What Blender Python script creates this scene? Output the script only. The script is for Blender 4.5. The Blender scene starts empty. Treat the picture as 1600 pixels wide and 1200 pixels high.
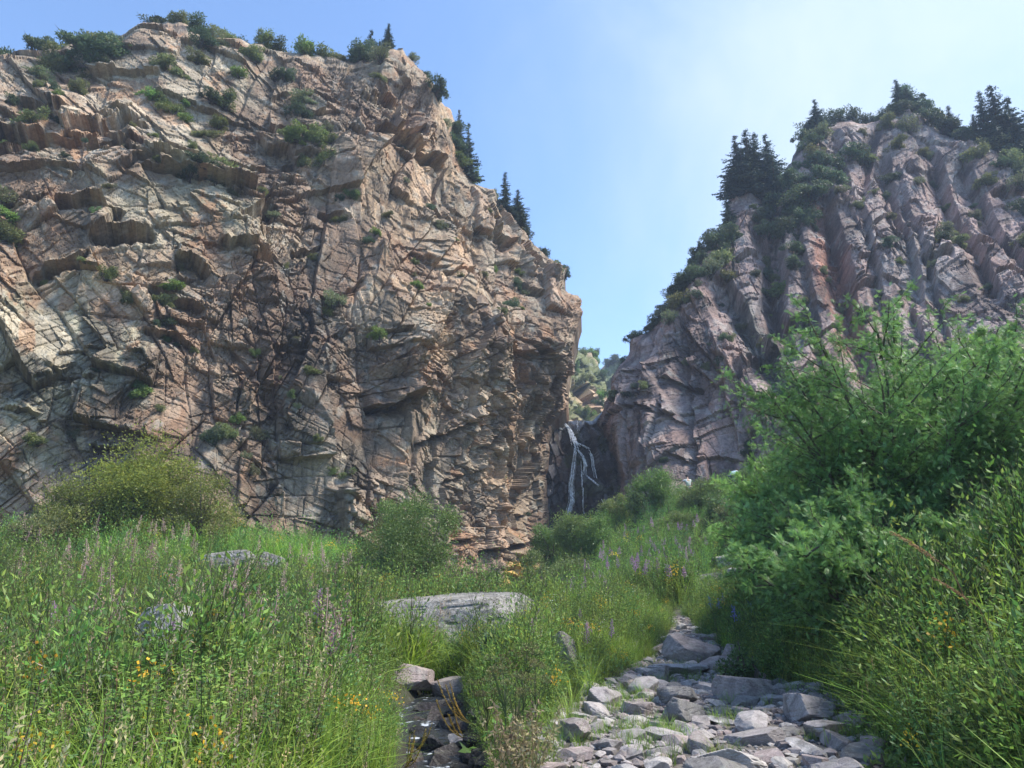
import bpy, bmesh, math, random
import numpy as np
from mathutils import Vector, Matrix

# ------------------------------------------------------------------ camera, sky, sun, exposure
SC = bpy.context.scene
COL = SC.collection
PITCH = math.radians(15.0)
CAMZ = 1.6
FPX = 26.0 / 36.0 * 1600.0
cam_d = bpy.data.cameras.new("camera")
cam_d.lens = 26.0
cam_d.sensor_width = 36.0
cam_d.clip_start = 0.05
cam_d.clip_end = 3000.0
cam = bpy.data.objects.new("camera", cam_d)
COL.objects.link(cam)
cam.location = (0, 0, CAMZ)
cam.rotation_euler = (math.radians(90) + PITCH, 0, 0)
SC.camera = cam

SUN_EL, SUN_AZ = math.radians(55), math.radians(90)      # azimuth from +Y towards +X
sun_dir = Vector((math.sin(SUN_AZ) * math.cos(SUN_EL), math.cos(SUN_AZ) * math.cos(SUN_EL), math.sin(SUN_EL)))
sun_d = bpy.data.lights.new("sun", 'SUN')
sun_d.energy = 2.3
sun_d.angle = math.radians(14.0)
sun_d.color = (1.0, 0.93, 0.82)
sun = bpy.data.objects.new("sun", sun_d)
COL.objects.link(sun)
sun.rotation_euler = (-sun_dir).to_track_quat('-Z', 'Y').to_euler()

SC.view_settings.view_transform = 'Standard'
SC.view_settings.look = 'None'
SC.view_settings.gamma = 1.0
SC.view_settings.exposure = 1.74
SC.cycles.max_bounces = 5
SC.cycles.diffuse_bounces = 3
SC.cycles.glossy_bounces = 2
SC.cycles.transmission_bounces = 3
SC.cycles.transparent_max_bounces = 6
SC.cycles.volume_bounces = 0
HAZE = 0.0008
SC.cycles.use_adaptive_sampling = True

world = bpy.data.worlds.new("World")
SC.world = world
world.use_nodes = True
wn, wl = world.node_tree.nodes, world.node_tree.links
wn.clear()
w_out = wn.new('ShaderNodeOutputWorld')
w_bg = wn.new('ShaderNodeBackground')
w_sky = wn.new('ShaderNodeTexSky')
w_sky.sky_type = 'NISHITA'
w_sky.sun_disc = False
w_sky.sun_elevation = SUN_EL
w_sky.sun_rotation = SUN_AZ
w_sky.altitude = 1500
w_sky.air_density = 1.0
w_sky.dust_density = 1.2
w_sky.ozone_density = 1.6
w_bg.inputs['Strength'].default_value = 0.15
# thin bright cloud veil towards the sun, over the sky
w_geo = wn.new('ShaderNodeTexCoord')
w_dot = wn.new('ShaderNodeVectorMath'); w_dot.operation = 'DOT_PRODUCT'
vd = Vector((0.78, 0.72, 0.62)).normalized()
w_dot.inputs[1].default_value = vd
wl.new(w_geo.outputs['Generated'], w_dot.inputs[0])
w_nz = wn.new('ShaderNodeTexNoise'); w_nz.inputs['Scale'].default_value = 2.2
w_nz.inputs['Detail'].default_value = 7; w_nz.inputs['Roughness'].default_value = 0.55
w_nz.inputs['Distortion'].default_value = 0.4
wl.new(w_geo.outputs['Generated'], w_nz.inputs['Vector'])
w_add = wn.new('ShaderNodeMath'); w_add.operation = 'MULTIPLY_ADD'
w_add.inputs[1].default_value = 0.50
wl.new(w_nz.outputs['Fac'], w_add.inputs[0])
wl.new(w_dot.outputs['Value'], w_add.inputs[2])
w_map = wn.new('ShaderNodeMapRange'); w_map.interpolation_type = 'SMOOTHSTEP'
w_map.inputs['From Min'].default_value = 0.98
w_map.inputs['From Max'].default_value = 1.32
w_map.inputs['To Min'].default_value = 0.0
w_map.inputs['To Max'].default_value = 0.80
wl.new(w_add.outputs[0], w_map.inputs['Value'])
w_mix = wn.new('ShaderNodeMixRGB')
w_mix.inputs['Color2'].default_value = (1.95, 2.2, 2.35, 1)
wl.new(w_map.outputs[0], w_mix.inputs['Fac'])
w_tint = wn.new('ShaderNodeMixRGB'); w_tint.blend_type = 'MULTIPLY'; w_tint.inputs['Fac'].default_value = 1
w_tint.inputs['Color2'].default_value = (0.62, 0.68, 0.72, 1)
wl.new(w_sky.outputs[0], w_tint.inputs['Color1'])
wl.new(w_tint.outputs[0], w_mix.inputs['Color1'])
wl.new(w_mix.outputs[0], w_bg.inputs['Color'])
wl.new(w_bg.outputs[0], w_out.inputs['Surface'])

# ------------------------------------------------------------------ helpers
CP, SP = math.cos(PITCH), math.sin(PITCH)

def px(u, v, Y):
    """point at depth Y (world y) seen at pixel (u, v) of the 1600 x 1200 photograph"""
    u = np.asarray(u, float); v = np.asarray(v, float); Y = np.asarray(Y, float)
    a = (u - 800.0) / FPX; b = (600.0 - v) / FPX
    dy = CP - b * SP; dz = SP + b * CP
    t = Y / dy
    return np.stack([a * t, Y + 0 * t, CAMZ + dz * t], -1)

def to_px(P):
    x, y, z = P[..., 0], P[..., 1], P[..., 2] - CAMZ
    d = y * CP + z * SP
    up = -y * SP + z * CP
    return 800 + FPX * x / d, 600 - FPX * up / d

def tag(o, label=None, cat=None, group=None, kind=None):
    if label: o['label'] = label
    if cat: o['category'] = cat
    if group: o['group'] = group
    if kind: o['kind'] = kind
    return o

def build(name, V, Fs, mat, parent=None, col=None, smooth=False, link=True):
    V = np.asarray(V, np.float32).reshape(-1, 3)
    me = bpy.data.meshes.new(name)
    Fs = [np.asarray(F, np.int32) for F in Fs if len(F)]
    me.vertices.add(len(V)); me.vertices.foreach_set('co', V.ravel())
    nl = sum(F.size for F in Fs); nf = sum(len(F) for F in Fs)
    me.loops.add(nl); me.polygons.add(nf)
    me.loops.foreach_set('vertex_index', np.concatenate([F.ravel() for F in Fs]))
    tot = np.concatenate([np.full(len(F), F.shape[1], np.int32) for F in Fs])
    st = np.concatenate([[0], np.cumsum(tot)[:-1]]).astype(np.int32)
    me.polygons.foreach_set('loop_start', st)
    me.polygons.foreach_set('loop_total', tot)
    me.polygons.foreach_set('use_smooth', np.full(nf, smooth))
    if col is not None:
        at = me.color_attributes.new('Col', 'FLOAT_COLOR', 'POINT')
        c = np.ones((len(V), 4), np.float32); c[:, :3] = np.clip(np.asarray(col).reshape(-1, 3), 0, 1)
        at.data.foreach_set('color', c.ravel())
    me.update(calc_edges=True)
    if mat: me.materials.append(mat)
    o = bpy.data.objects.new(name, me)
    if link: COL.objects.link(o)
    if parent: o.parent = parent
    return o

def tps(uv, val, reg=1e-3):
    """thin plate spline through control points; returns a vectorised function"""
    uv = np.asarray(uv, float); val = np.asarray(val, float)
    sc = uv.std(0).mean(); m = uv.mean(0)
    q = (uv - m) / sc
    def K(a, b):
        d2 = ((a[:, None, :] - b[None]) ** 2).sum(-1)
        return 0.5 * d2 * np.log(d2 + 1e-12)
    n = len(q)
    A = np.zeros((n + 3, n + 3)); A[:n, :n] = K(q, q) + np.eye(n) * reg
    A[:n, n] = 1; A[:n, n + 1:] = q; A[n, :n] = 1; A[n + 1:, :n] = q.T
    w = np.linalg.solve(A, np.concatenate([val, np.zeros(3)]))
    def f(a, b):
        a = np.asarray(a, float); sh = a.shape
        p = (np.stack([a.ravel(), np.asarray(b, float).ravel()], -1) - m) / sc
        out = np.empty(len(p))
        for i in range(0, len(p), 20000):
            pp = p[i:i + 20000]
            out[i:i + 20000] = K(pp, q) @ w[:n] + w[n] + pp @ w[n + 1:]
        return out.reshape(sh)
    return f

def h2(ix, iy, seed):
    n = (ix.astype(np.int64) * 374761393 + iy.astype(np.int64) * 668265263 + seed * 974634777) & 0xffffffff
    n = ((n ^ (n >> 13)) * 1274126177) & 0xffffffff
    n = ((n ^ (n >> 16)) * 2246822519) & 0xffffffff
    n = n ^ (n >> 15)
    return (n & 0xffffff).astype(np.float64) / float(0x1000000)

def vnoise(x, y, seed=0):
    ix = np.floor(x); iy = np.floor(y); fx = x - ix; fy = y - iy
    fx = fx * fx * (3 - 2 * fx); fy = fy * fy * (3 - 2 * fy)
    ix = ix.astype(np.int64); iy = iy.astype(np.int64)
    a = h2(ix, iy, seed); b = h2(ix + 1, iy, seed); c = h2(ix, iy + 1, seed); d = h2(ix + 1, iy + 1, seed)
    return (a * (1 - fx) + b * fx) * (1 - fy) + (c * (1 - fx) + d * fx) * fy

def fbm(x, y, seed=0, oct=4, rough=0.5):
    s = 0; a = 1; t = 0
    for i in range(oct):
        s = s + a * (vnoise(x, y, seed + 17 * i) - 0.5) * 2; t += a
        a *= rough; x = x * 2.03 + 3.1; y = y * 2.03 - 1.7
    return s / t

def plane_noise(x, y, seed=0):
    """continuous noise made of flat triangular facets with sharp creases, -1..1"""
    ix = np.floor(x).astype(np.int64); iy = np.floor(y).astype(np.int64); fx = x - ix; fy = y - iy
    h = lambda a, b: h2(a, b, seed) * 2 - 1
    h00 = h(ix, iy); h10 = h(ix + 1, iy); h01 = h(ix, iy + 1); h11 = h(ix + 1, iy + 1)
    flip_ = h2(ix, iy, seed + 3) < .5
    lo = np.where(fx + fy < 1, h00 + fx * (h10 - h00) + fy * (h01 - h00), h11 + (1 - fx) * (h01 - h11) + (1 - fy) * (h10 - h11))
    hi = np.where(fx > fy, h00 + fx * (h10 - h00) + fy * (h11 - h10), h00 + fy * (h01 - h00) + fx * (h11 - h01))
    return np.where(flip_, lo, hi)

def crags(s, t, seed, ang, ls, lt, oct=3, rough=.5):
    """flat-faced relief: facets of falling size, each octave turned and bent by the coarser one"""
    out = 0; amp = 1; tot = 0; wx = 0
    for i in range(oct):
        a = math.radians(ang + (0, 31, -37, 12)[i % 4]); x = (s * math.cos(a) + t * math.sin(a)) / ls + i * 7.3; y = (-s * math.sin(a) + t * math.cos(a)) / lt - i * 3.9
        wx = .45 * plane_noise(x * .7 + 5, y * .7, seed + 40 + i); wy = .45 * plane_noise(x * .7, y * .7 + 9, seed + 50 + i)
        out = out + amp * plane_noise(x + wx, y + wy, seed + i); tot += amp; amp *= rough; ls *= .5; lt *= .5
    return out / tot

def voro(x, y, seed, jit=0.9):
    ix = np.floor(x).astype(np.int64); iy = np.floor(y).astype(np.int64)
    f1 = np.full(x.shape, 1e9); f2 = f1.copy()
    ci = ix.copy(); cj = iy.copy(); dx = np.zeros_like(x); dy = np.zeros_like(x)
    for i in (-1, 0, 1):
        for j in (-1, 0, 1):
            a = ix + i; b = iy + j
            px_ = a + 0.5 + jit * (h2(a, b, seed) - 0.5); py_ = b + 0.5 + jit * (h2(a, b, seed + 1) - 0.5)
            ex = x - px_; ey = y - py_
            d = np.abs(ex) ** 1.35 + np.abs(ey) ** 1.35        # blocky metric
            near = d < f1
            f2 = np.where(near, f1, np.minimum(f2, d))
            f1 = np.where(near, d, f1); ci = np.where(near, a, ci); cj = np.where(near, b, cj)
            dx = np.where(near, ex, dx); dy = np.where(near, ey, dy)
    return ci, cj, f1, f2, dx, dy

def facets(s, t, seed, ang, ls, lt, amp, tilt, crack=0.0, cw=0.05, bias=0.0, step=1.0):
    """fractured rock: every block has its own offset and its own tilted face; bias leans faces so that their foot juts out"""
    a = math.radians(ang)
    x = (s * math.cos(a) + t * math.sin(a)) / ls; y = (-s * math.sin(a) + t * math.cos(a)) / lt
    ci, cj, f1, f2, dx, dy = voro(x, y, seed)
    r = h2(ci, cj, seed + 5); gx = h2(ci, cj, seed + 6) - 0.5; gy = h2(ci, cj, seed + 7) - 0.5
    d = amp * step * (r - 0.5) * 2 + tilt * amp * (gx * 2 * dx + (gy * 2 - bias) * dy)
    if crack:
        d = d - crack * np.exp(-((f2 - f1) / cw) ** 2) * (h2(ci, cj, seed + 8) * 0.7 + 0.3)
    return d, h2(ci, cj, seed + 9), h2(ci, cj, seed + 10)

def bricks(s, t, seed, ang, W, H, amp, skew=0., pw=2.2, cd=.0, ce=.05, under=.7):
    """jointed rock: rows of unequal straight-edged blocks; each face is a plane that juts out towards one edge"""
    a = math.radians(ang); x = s * math.cos(a) + t * math.sin(a); y = -s * math.sin(a) + t * math.cos(a)
    x = x + skew * y
    y = y / H; y = y + .55 * plane_noise(y * .45, x / (W * 2.2), seed)
    j = np.floor(y).astype(np.int64); fy = y - j
    xx = x / W + h2(j, j * 0, seed + 2) * 7; xx = xx + .5 * plane_noise(xx * .6, j * 1.37, seed + 1)
    i = np.floor(xx).astype(np.int64); fx = xx - i
    r = h2(i, j, seed + 3) ** pw; o = h2(i, j, seed + 4); k = h2(i, j, seed + 5) - .5; c1 = h2(i, j, seed + 6); c2 = h2(i, j, seed + 7)
    ramp = np.where(c2 < under, 1 - fy, fy)
    d = amp * (1.9 * r * ramp + .55 * (o ** 2) + 1.1 * k * (fx - .5))
    if cd:
        e = np.minimum(np.minimum(fy, 1 - fy) * H, np.minimum(fx, 1 - fx) * W)
        d = d - cd * np.clip(1 - e / ce, 0, 1) * (c1 > .35)
    return d, c1, c2

def patchy(s, t, seed, ang, W, H, amp, turns=(0, 30, -38), cell=(9., 7.), **k):
    """bricks whose joint direction changes abruptly from one big block to the next"""
    ci, cj, f1, f2, dx, dy = voro(s / cell[0] + .2 * s / cell[1], t / cell[1], seed + 60)
    pick = (h2(ci, cj, seed + 61) * len(turns)).astype(int)
    off = (h2(ci, cj, seed + 62) - .5) * .9 + (h2(ci, cj, seed + 63) - .5) * dx * 1.3 + (h2(ci, cj, seed + 64) - .5) * dy * 1.3
    out = [bricks(s, t, seed + 7 * i, ang + a, W, H, amp, **k) for i, a in enumerate(turns)]
    sel = lambda j: np.choose(pick, [o[j] for o in out])
    return sel(0) + off * amp, sel(1), sel(2)

def sstep(a, b, x):
    t = np.clip((x - a) / (b - a), 0, 1)
    return t * t * (3 - 2 * t)

def mixc(c, d, m):
    return c * (1 - m[..., None]) + np.asarray(d) * m[..., None]

def seg_dist(U, V, p, q):
    p = np.asarray(p, float); q = np.asarray(q, float); d = q - p; L = math.hypot(*d)
    d = d / L
    al = (U - p[0]) * d[0] + (V - p[1]) * d[1]
    pe = -(U - p[0]) * d[1] + (V - p[1]) * d[0]       # > 0: below a line drawn left to right
    return al / L, pe, L

# ------------------------------------------------------------------ materials
def new_mat(name):
    m = bpy.data.materials.new(name); m.use_nodes = True
    nt = m.node_tree; nt.nodes.clear()
    out = nt.nodes.new('ShaderNodeOutputMaterial')
    return m, nt, out

def N(nt, kind, **kw):
    n = nt.nodes.new(kind)
    for k, v in kw.items():
        if k.startswith('i_'):
            n.inputs[k[2:].replace('_', ' ')].default_value = v
        elif k.startswith('n_'):
            n.inputs[int(k[2:])].default_value = v
        else:
            setattr(n, k, v)
    return n

def rock_mat(name, scale=1.0, bump=0.6, rough=0.85, speck=0.5, gain=1.0):
    m, nt, out = new_mat(name); L = nt.links.new
    b = N(nt, 'ShaderNodeBsdfPrincipled'); b.inputs['Roughness'].default_value = rough
    b.inputs['Specular IOR Level'].default_value = 0.3
    vc = N(nt, 'ShaderNodeVertexColor', layer_name='Col')
    tc = N(nt, 'ShaderNodeTexCoord')
    n1 = N(nt, 'ShaderNodeTexNoise', i_Scale=4.2 * scale, i_Detail=9.0, i_Roughness=0.78)
    n2 = N(nt, 'ShaderNodeTexNoise', i_Scale=0.9 * scale, i_Detail=6.0, i_Roughness=0.6)
    L(tc.outputs['Object'], n1.inputs['Vector']); L(tc.outputs['Object'], n2.inputs['Vector'])
    mr = N(nt, 'ShaderNodeMapRange'); L(n1.outputs['Fac'], mr.inputs['Value'])
    mr.inputs['From Min'].default_value = 0.3; mr.inputs['From Max'].default_value = 0.7
    mr.inputs['To Min'].default_value = 1 - speck; mr.inputs['To Max'].default_value = 1 + speck
    mu = N(nt, 'ShaderNodeVectorMath', operation='SCALE'); L(vc.outputs['Color'], mu.inputs[0]); L(mr.outputs[0], mu.inputs['Scale'])
    # pale lichen specks
    st = N(nt, 'ShaderNodeMapRange'); L(n2.outputs['Fac'], st.inputs['Value'])
    st.inputs['From Min'].default_value = 0.56; st.inputs['From Max'].default_value = 0.66; st.inputs['To Max'].default_value = 0.35
    mx = N(nt, 'ShaderNodeMixRGB'); L(st.outputs[0], mx.inputs['Fac']); L(mu.outputs[0], mx.inputs['Color1'])
    mx.inputs['Color2'].default_value = (0.40 * gain, 0.41 * gain, 0.37 * gain, 1)
    L(mx.outputs[0], b.inputs['Base Color'])
    vo = N(nt, 'ShaderNodeTexVoronoi', feature='DISTANCE_TO_EDGE', i_Scale=2.6 * scale)
    ws = N(nt, 'ShaderNodeMixRGB', blend_type='ADD'); ws.inputs['Fac'].default_value = 0.35
    L(tc.outputs['Object'], ws.inputs['Color1']); L(n2.outputs['Color'], ws.inputs['Color2']); L(ws.outputs[0], vo.inputs['Vector'])
    vr = N(nt, 'ShaderNodeMapRange'); L(vo.outputs['Distance'], vr.inputs['Value'])
    vr.inputs['From Max'].default_value = 0.05; vr.inputs['To Min'].default_value = -0.6; vr.inputs['To Max'].default_value = 0.0
    ad = N(nt, 'ShaderNodeMath', operation='ADD'); L(n1.outputs['Fac'], ad.inputs[0]); L(vr.outputs[0], ad.inputs[1])
    bp = N(nt, 'ShaderNodeBump'); bp.inputs['Strength'].default_value = bump; bp.inputs['Distance'].default_value = 0.25 / scale
    L(ad.outputs[0], bp.inputs['Height']); L(bp.outputs[0], b.inputs['Normal'])
    L(b.outputs[0], out.inputs['Surface'])
    return m

def leaf_mat(name, tint=(1, 1, 1), vary=0.25, trans=0.35, rough=0.55, huev=0.03):
    m, nt, out = new_mat(name); L = nt.links.new
    vc = N(nt, 'ShaderNodeVertexColor', layer_name='Col')
    oi = N(nt, 'ShaderNodeObjectInfo')
    hs = N(nt, 'ShaderNodeHueSaturation')
    r1 = N(nt, 'ShaderNodeMapRange'); L(oi.outputs['Random'], r1.inputs['Value'])
    r1.inputs['To Min'].default_value = 1 - vary; r1.inputs['To Max'].default_value = 1 + vary
    r2 = N(nt, 'ShaderNodeMapRange'); L(oi.outputs['Random'], r2.inputs['Value'])
    r2.inputs['To Min'].default_value = 0.5 - huev; r2.inputs['To Max'].default_value = 0.5 + huev
    L(r1.outputs[0], hs.inputs['Value']); L(r2.outputs[0], hs.inputs['Hue'])
    mm = N(nt, 'ShaderNodeMixRGB', blend_type='MULTIPLY'); mm.inputs['Fac'].default_value = 1
    L(vc.outputs['Color'], mm.inputs['Color1']); mm.inputs['Color2'].default_value = (*tint, 1)
    L(mm.outputs[0], hs.inputs['Color'])
    b = N(nt, 'ShaderNodeBsdfPrincipled'); b.inputs['Roughness'].default_value = rough
    b.inputs['Specular IOR Level'].default_value = 0.35
    L(hs.outputs[0], b.inputs['Base Color'])
    t = N(nt, 'ShaderNodeBsdfTranslucent'); L(hs.outputs[0], t.inputs['Color'])
    mx = N(nt, 'ShaderNodeMixShader'); mx.inputs[0].default_value = trans
    L(b.outputs[0], mx.inputs[1]); L(t.outputs[0], mx.inputs[2]); L(mx.outputs[0], out.inputs['Surface'])
    return m

M_CLIFF = rock_mat('cliff_rock', 1.0, 0.42)
M_ROCK = rock_mat('path_rock', 5.0, 0.5, speck=0.35)
M_BOULDER = rock_mat('boulder_rock', 2.5, 0.9, speck=0.65)
M_WET = rock_mat('wet_rock', 1.5, 0.7, rough=0.22, gain=.45)
M_LEAF = leaf_mat('leaf')
M_GRASS = leaf_mat('meadow', trans=0.4)
M_NEEDLE = leaf_mat('needles', trans=0.15, rough=0.7)

# ------------------------------------------------------------------ ground
# path: depth Y, centre x, half width
PATH = np.array([(4.0, 1.3, 1.2), (5.2, 1.45, 1.3), (7.25, 1.75, 1.40), (8.5, 2.0, 1.5), (10.5, 2.45, 1.45), (13, 2.9, .95), (15, 3.4, .75),
                 (17, 3.85, .45), (19, 4.2, .25), (22, 4.7, .08)])
STREAM = np.array([(3.0, -.5, .35), (6, -.55, .38), (7.25, -.62, .40), (9, -.8, .42), (11, -1.2, .5), (13, -1.2, .35), (18, -1.0, .4), (24, 0.6, .4), (34, 2.2, .4), (50, 3.5, .5), (66, 5.8, .6)])

G_CTRL = [  # u, v, Y  (ground, below the plants)
    (-200, 1300, 5.6), (300, 1290, 5.8), (700, 1290, 5.8), (1100, 1290, 5.8),
    (0, 1235, 7.2), (300, 1225, 7.2), (600, 1220, 7.2), (870, 1200, 7.25), (1120, 1200, 7.25), (1380, 1195, 7.25),
    (-250, 1050, 12), (100, 1090, 12), (400, 1085, 12), (600, 1090, 11), (700, 1085, 11), (860, 1095, 11), (1000, 1085, 11), (1200, 1080, 11.2),
    (-200, 940, 20), (100, 960, 20), (400, 965, 20), (600, 985, 20), (700, 980, 20), (800, 985, 20), (900, 990, 18), (1050, 995, 18), (1130, 990, 18),
    (-100, 865, 28), (200, 870, 28), (450, 880, 29), (620, 935, 28), (700, 965, 26), (800, 975, 27), (900, 950, 25), (1050, 930, 24), (1150, 930, 24),
    (0, 850, 33), (200, 850, 34), (400, 855, 36), (520, 875, 38), (640, 930, 42), (740, 975, 46), (800, 975, 40),
    (870, 870, 46), (1000, 870, 36), (1140, 875, 33), (930, 835, 52), (1000, 800, 50), (1080, 775, 49), (1150, 768, 48), (1220, 780, 44),
    (790, 965, 52), (855, 905, 62), (890, 850, 67), (930, 850, 66),
    (1230, 900, 24), (1250, 830, 33), (1400, 780, 30), (1600, 720, 28), (1700, 600, 34),
    (1330, 1050, 12), (1450, 1010, 12), (1600, 900, 13), (1700, 830, 14), (1450, 1080, 8.5), (1600, 1010, 8.5), (1800, 880, 9),
    (1500, 1180, 7), (1650, 1110, 7), (1900, 960, 7),
    (1350, 930, 20), (1500, 850, 20), (1650, 760, 21)]
gc = np.array([list(px(*c)) for c in G_CTRL])
extra = np.array([(-60, 30, 5), (-60, 0, 1.), (-30, -30, -6), (30, -30, 2), (60, 0, 30), (60, 40, 32), (45, 20, 24), (-10, -10, -1.5), (8, -6, .6), (20, -4, 7),
                  (-60, 70, 6), (-20, 75, 5), (15, 85, 6), (60, 80, 25), (-40, 120, 8), (50, 120, 20), (0, 110, 8)])
gc = np.concatenate([gc, extra])
_g = tps(gc[:, :2], gc[:, 2], 2e-3)

def interp_lane(LN, y):
    return np.interp(y, LN[:, 0], LN[:, 1]), np.interp(y, LN[:, 0], LN[:, 2])

def path_mask(x, y):
    c, w = interp_lane(PATH, y)
    d = np.abs(x - c) / w
    m = 1 - sstep(0.8, 1.25, d + 0.25 * fbm(x * 1.1, y * 1.1, 71, 3))
    return m * sstep(2.5, 4, y) * (1 - sstep(21, 23, y))

def stream_mask(x, y):
    c, w = interp_lane(STREAM, y)
    return (1 - sstep(0.6, 1.5, np.abs(x - c) / w)) * sstep(-2, 3, y) * (1 - sstep(62, 68, y))

def ground_z(x, y):
    x = np.asarray(x, float); y = np.asarray(y, float)
    z = _g(x, y)
    far = sstep(60, 160, np.hypot(x, y - 20))
    z = z * (1 - far) + 6 * far
    z = z + 0.10 * fbm(x * 0.5, y * 0.5, 3, 4) * (1 - 0.4 * path_mask(x, y))
    z = z - 0.38 * stream_mask(x, y)
    return z

def gz(x, y):
    return float(ground_z(np.array([x]), np.array([y]))[0])

def ground_at(u, v):
    """where the ray through a pixel meets the ground"""
    Y = np.linspace(3, 80, 1200); P = px(np.full_like(Y, u), np.full_like(Y, v), Y)
    d = P[:, 2] - ground_z(P[:, 0], P[:, 1])
    k = np.argmax(d < 0) if (d < 0).any() else len(Y) - 1
    return P[k]

def axis(lo, hi, a, b, fine, n_out):
    return np.concatenate([lo + (a - lo) * (1 - (1 - np.linspace(0, 1, n_out, endpoint=False)) ** 2.2), np.arange(a, b, fine), b + (hi - b) * np.linspace(0, 1, n_out) ** 2.2])

def grid_faces(nr, nc):
    i = np.arange((nr - 1) * nc).reshape(nr - 1, nc)[:, :-1].ravel()
    return np.stack([i, i + 1, i + nc + 1, i + nc], -1)

gx = axis(-400, 400, -26, 20, 0.16, 30); gy = axis(-250, 650, 2, 34, 0.16, 60)
GX, GY = np.meshgrid(gx, gy)
GZ = ground_z(GX, GY)
pm = path_mask(GX, GY); sm = stream_mask(GX, GY)
nz = fbm(GX * 1.3, GY * 1.3, 9, 4)[..., None]
gcol = np.array([0.050, 0.060, 0.022]) * (1 + 0.4 * nz)
gcol = mixc(gcol, np.array([0.17, 0.15, 0.135]), pm * 0.9)
gcol = mixc(gcol, np.array([0.035, 0.03, 0.026]), sm * (GY < 60))
ground = build('ground', np.stack([GX, GY, GZ], -1), [grid_faces(len(gy), len(gx))], rock_mat('soil', 6.0, 0.6, speck=0.5, gain=0.4), col=gcol, smooth=True)
tag(ground, 'uneven valley floor of soil and turf rising towards the cliffs', 'ground', kind='structure')

# ------------------------------------------------------------------ cliffs
def sil_dist(U, V, poly):
    """signed distance to a closed silhouette (positive inside) and the nearest point on it"""
    P = np.asarray(poly, float); n = len(P)
    best = np.full(U.shape, 1e9); nu = U.copy(); nv = V.copy(); inside = np.zeros(U.shape, bool)
    for i in range(n):
        a = P[i]; b = P[(i + 1) % n]; d = b - a; L2 = (d ** 2).sum()
        t = np.clip(((U - a[0]) * d[0] + (V - a[1]) * d[1]) / L2, 0, 1)
        cx = a[0] + t * d[0]; cy = a[1] + t * d[1]
        q = np.hypot(U - cx, V - cy)
        m = q < best
        best = np.where(m, q, best); nu = np.where(m, cx, nu); nv = np.where(m, cy, nv)
        if a[1] != b[1]:
            c = ((a[1] > V) != (b[1] > V)) & (U < (b[0] - a[0]) * (V - a[1]) / (b[1] - a[1]) + a[0])
            inside ^= c
    return np.where(inside, best, -best), nu, nv

def roughen(poly, amp, seed, stepx=9):
    """jagged version of a hand-traced outline"""
    out = []; rnd = random.Random(seed)
    for i in range(len(poly) - 1):
        a, b = np.array(poly[i], float), np.array(poly[i + 1], float); L = np.hypot(*(b - a)); n = max(1, int(L / stepx))
        off = 0
        for k in range(n):
            off = off * 0.55 + rnd.uniform(-amp, amp)
            nrm = np.array([-(b - a)[1], (b - a)[0]]) / L
            out.append(tuple(a + (b - a) * k / n + nrm * (off if k else 0)))
    out.append(poly[-1])
    return out

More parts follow.
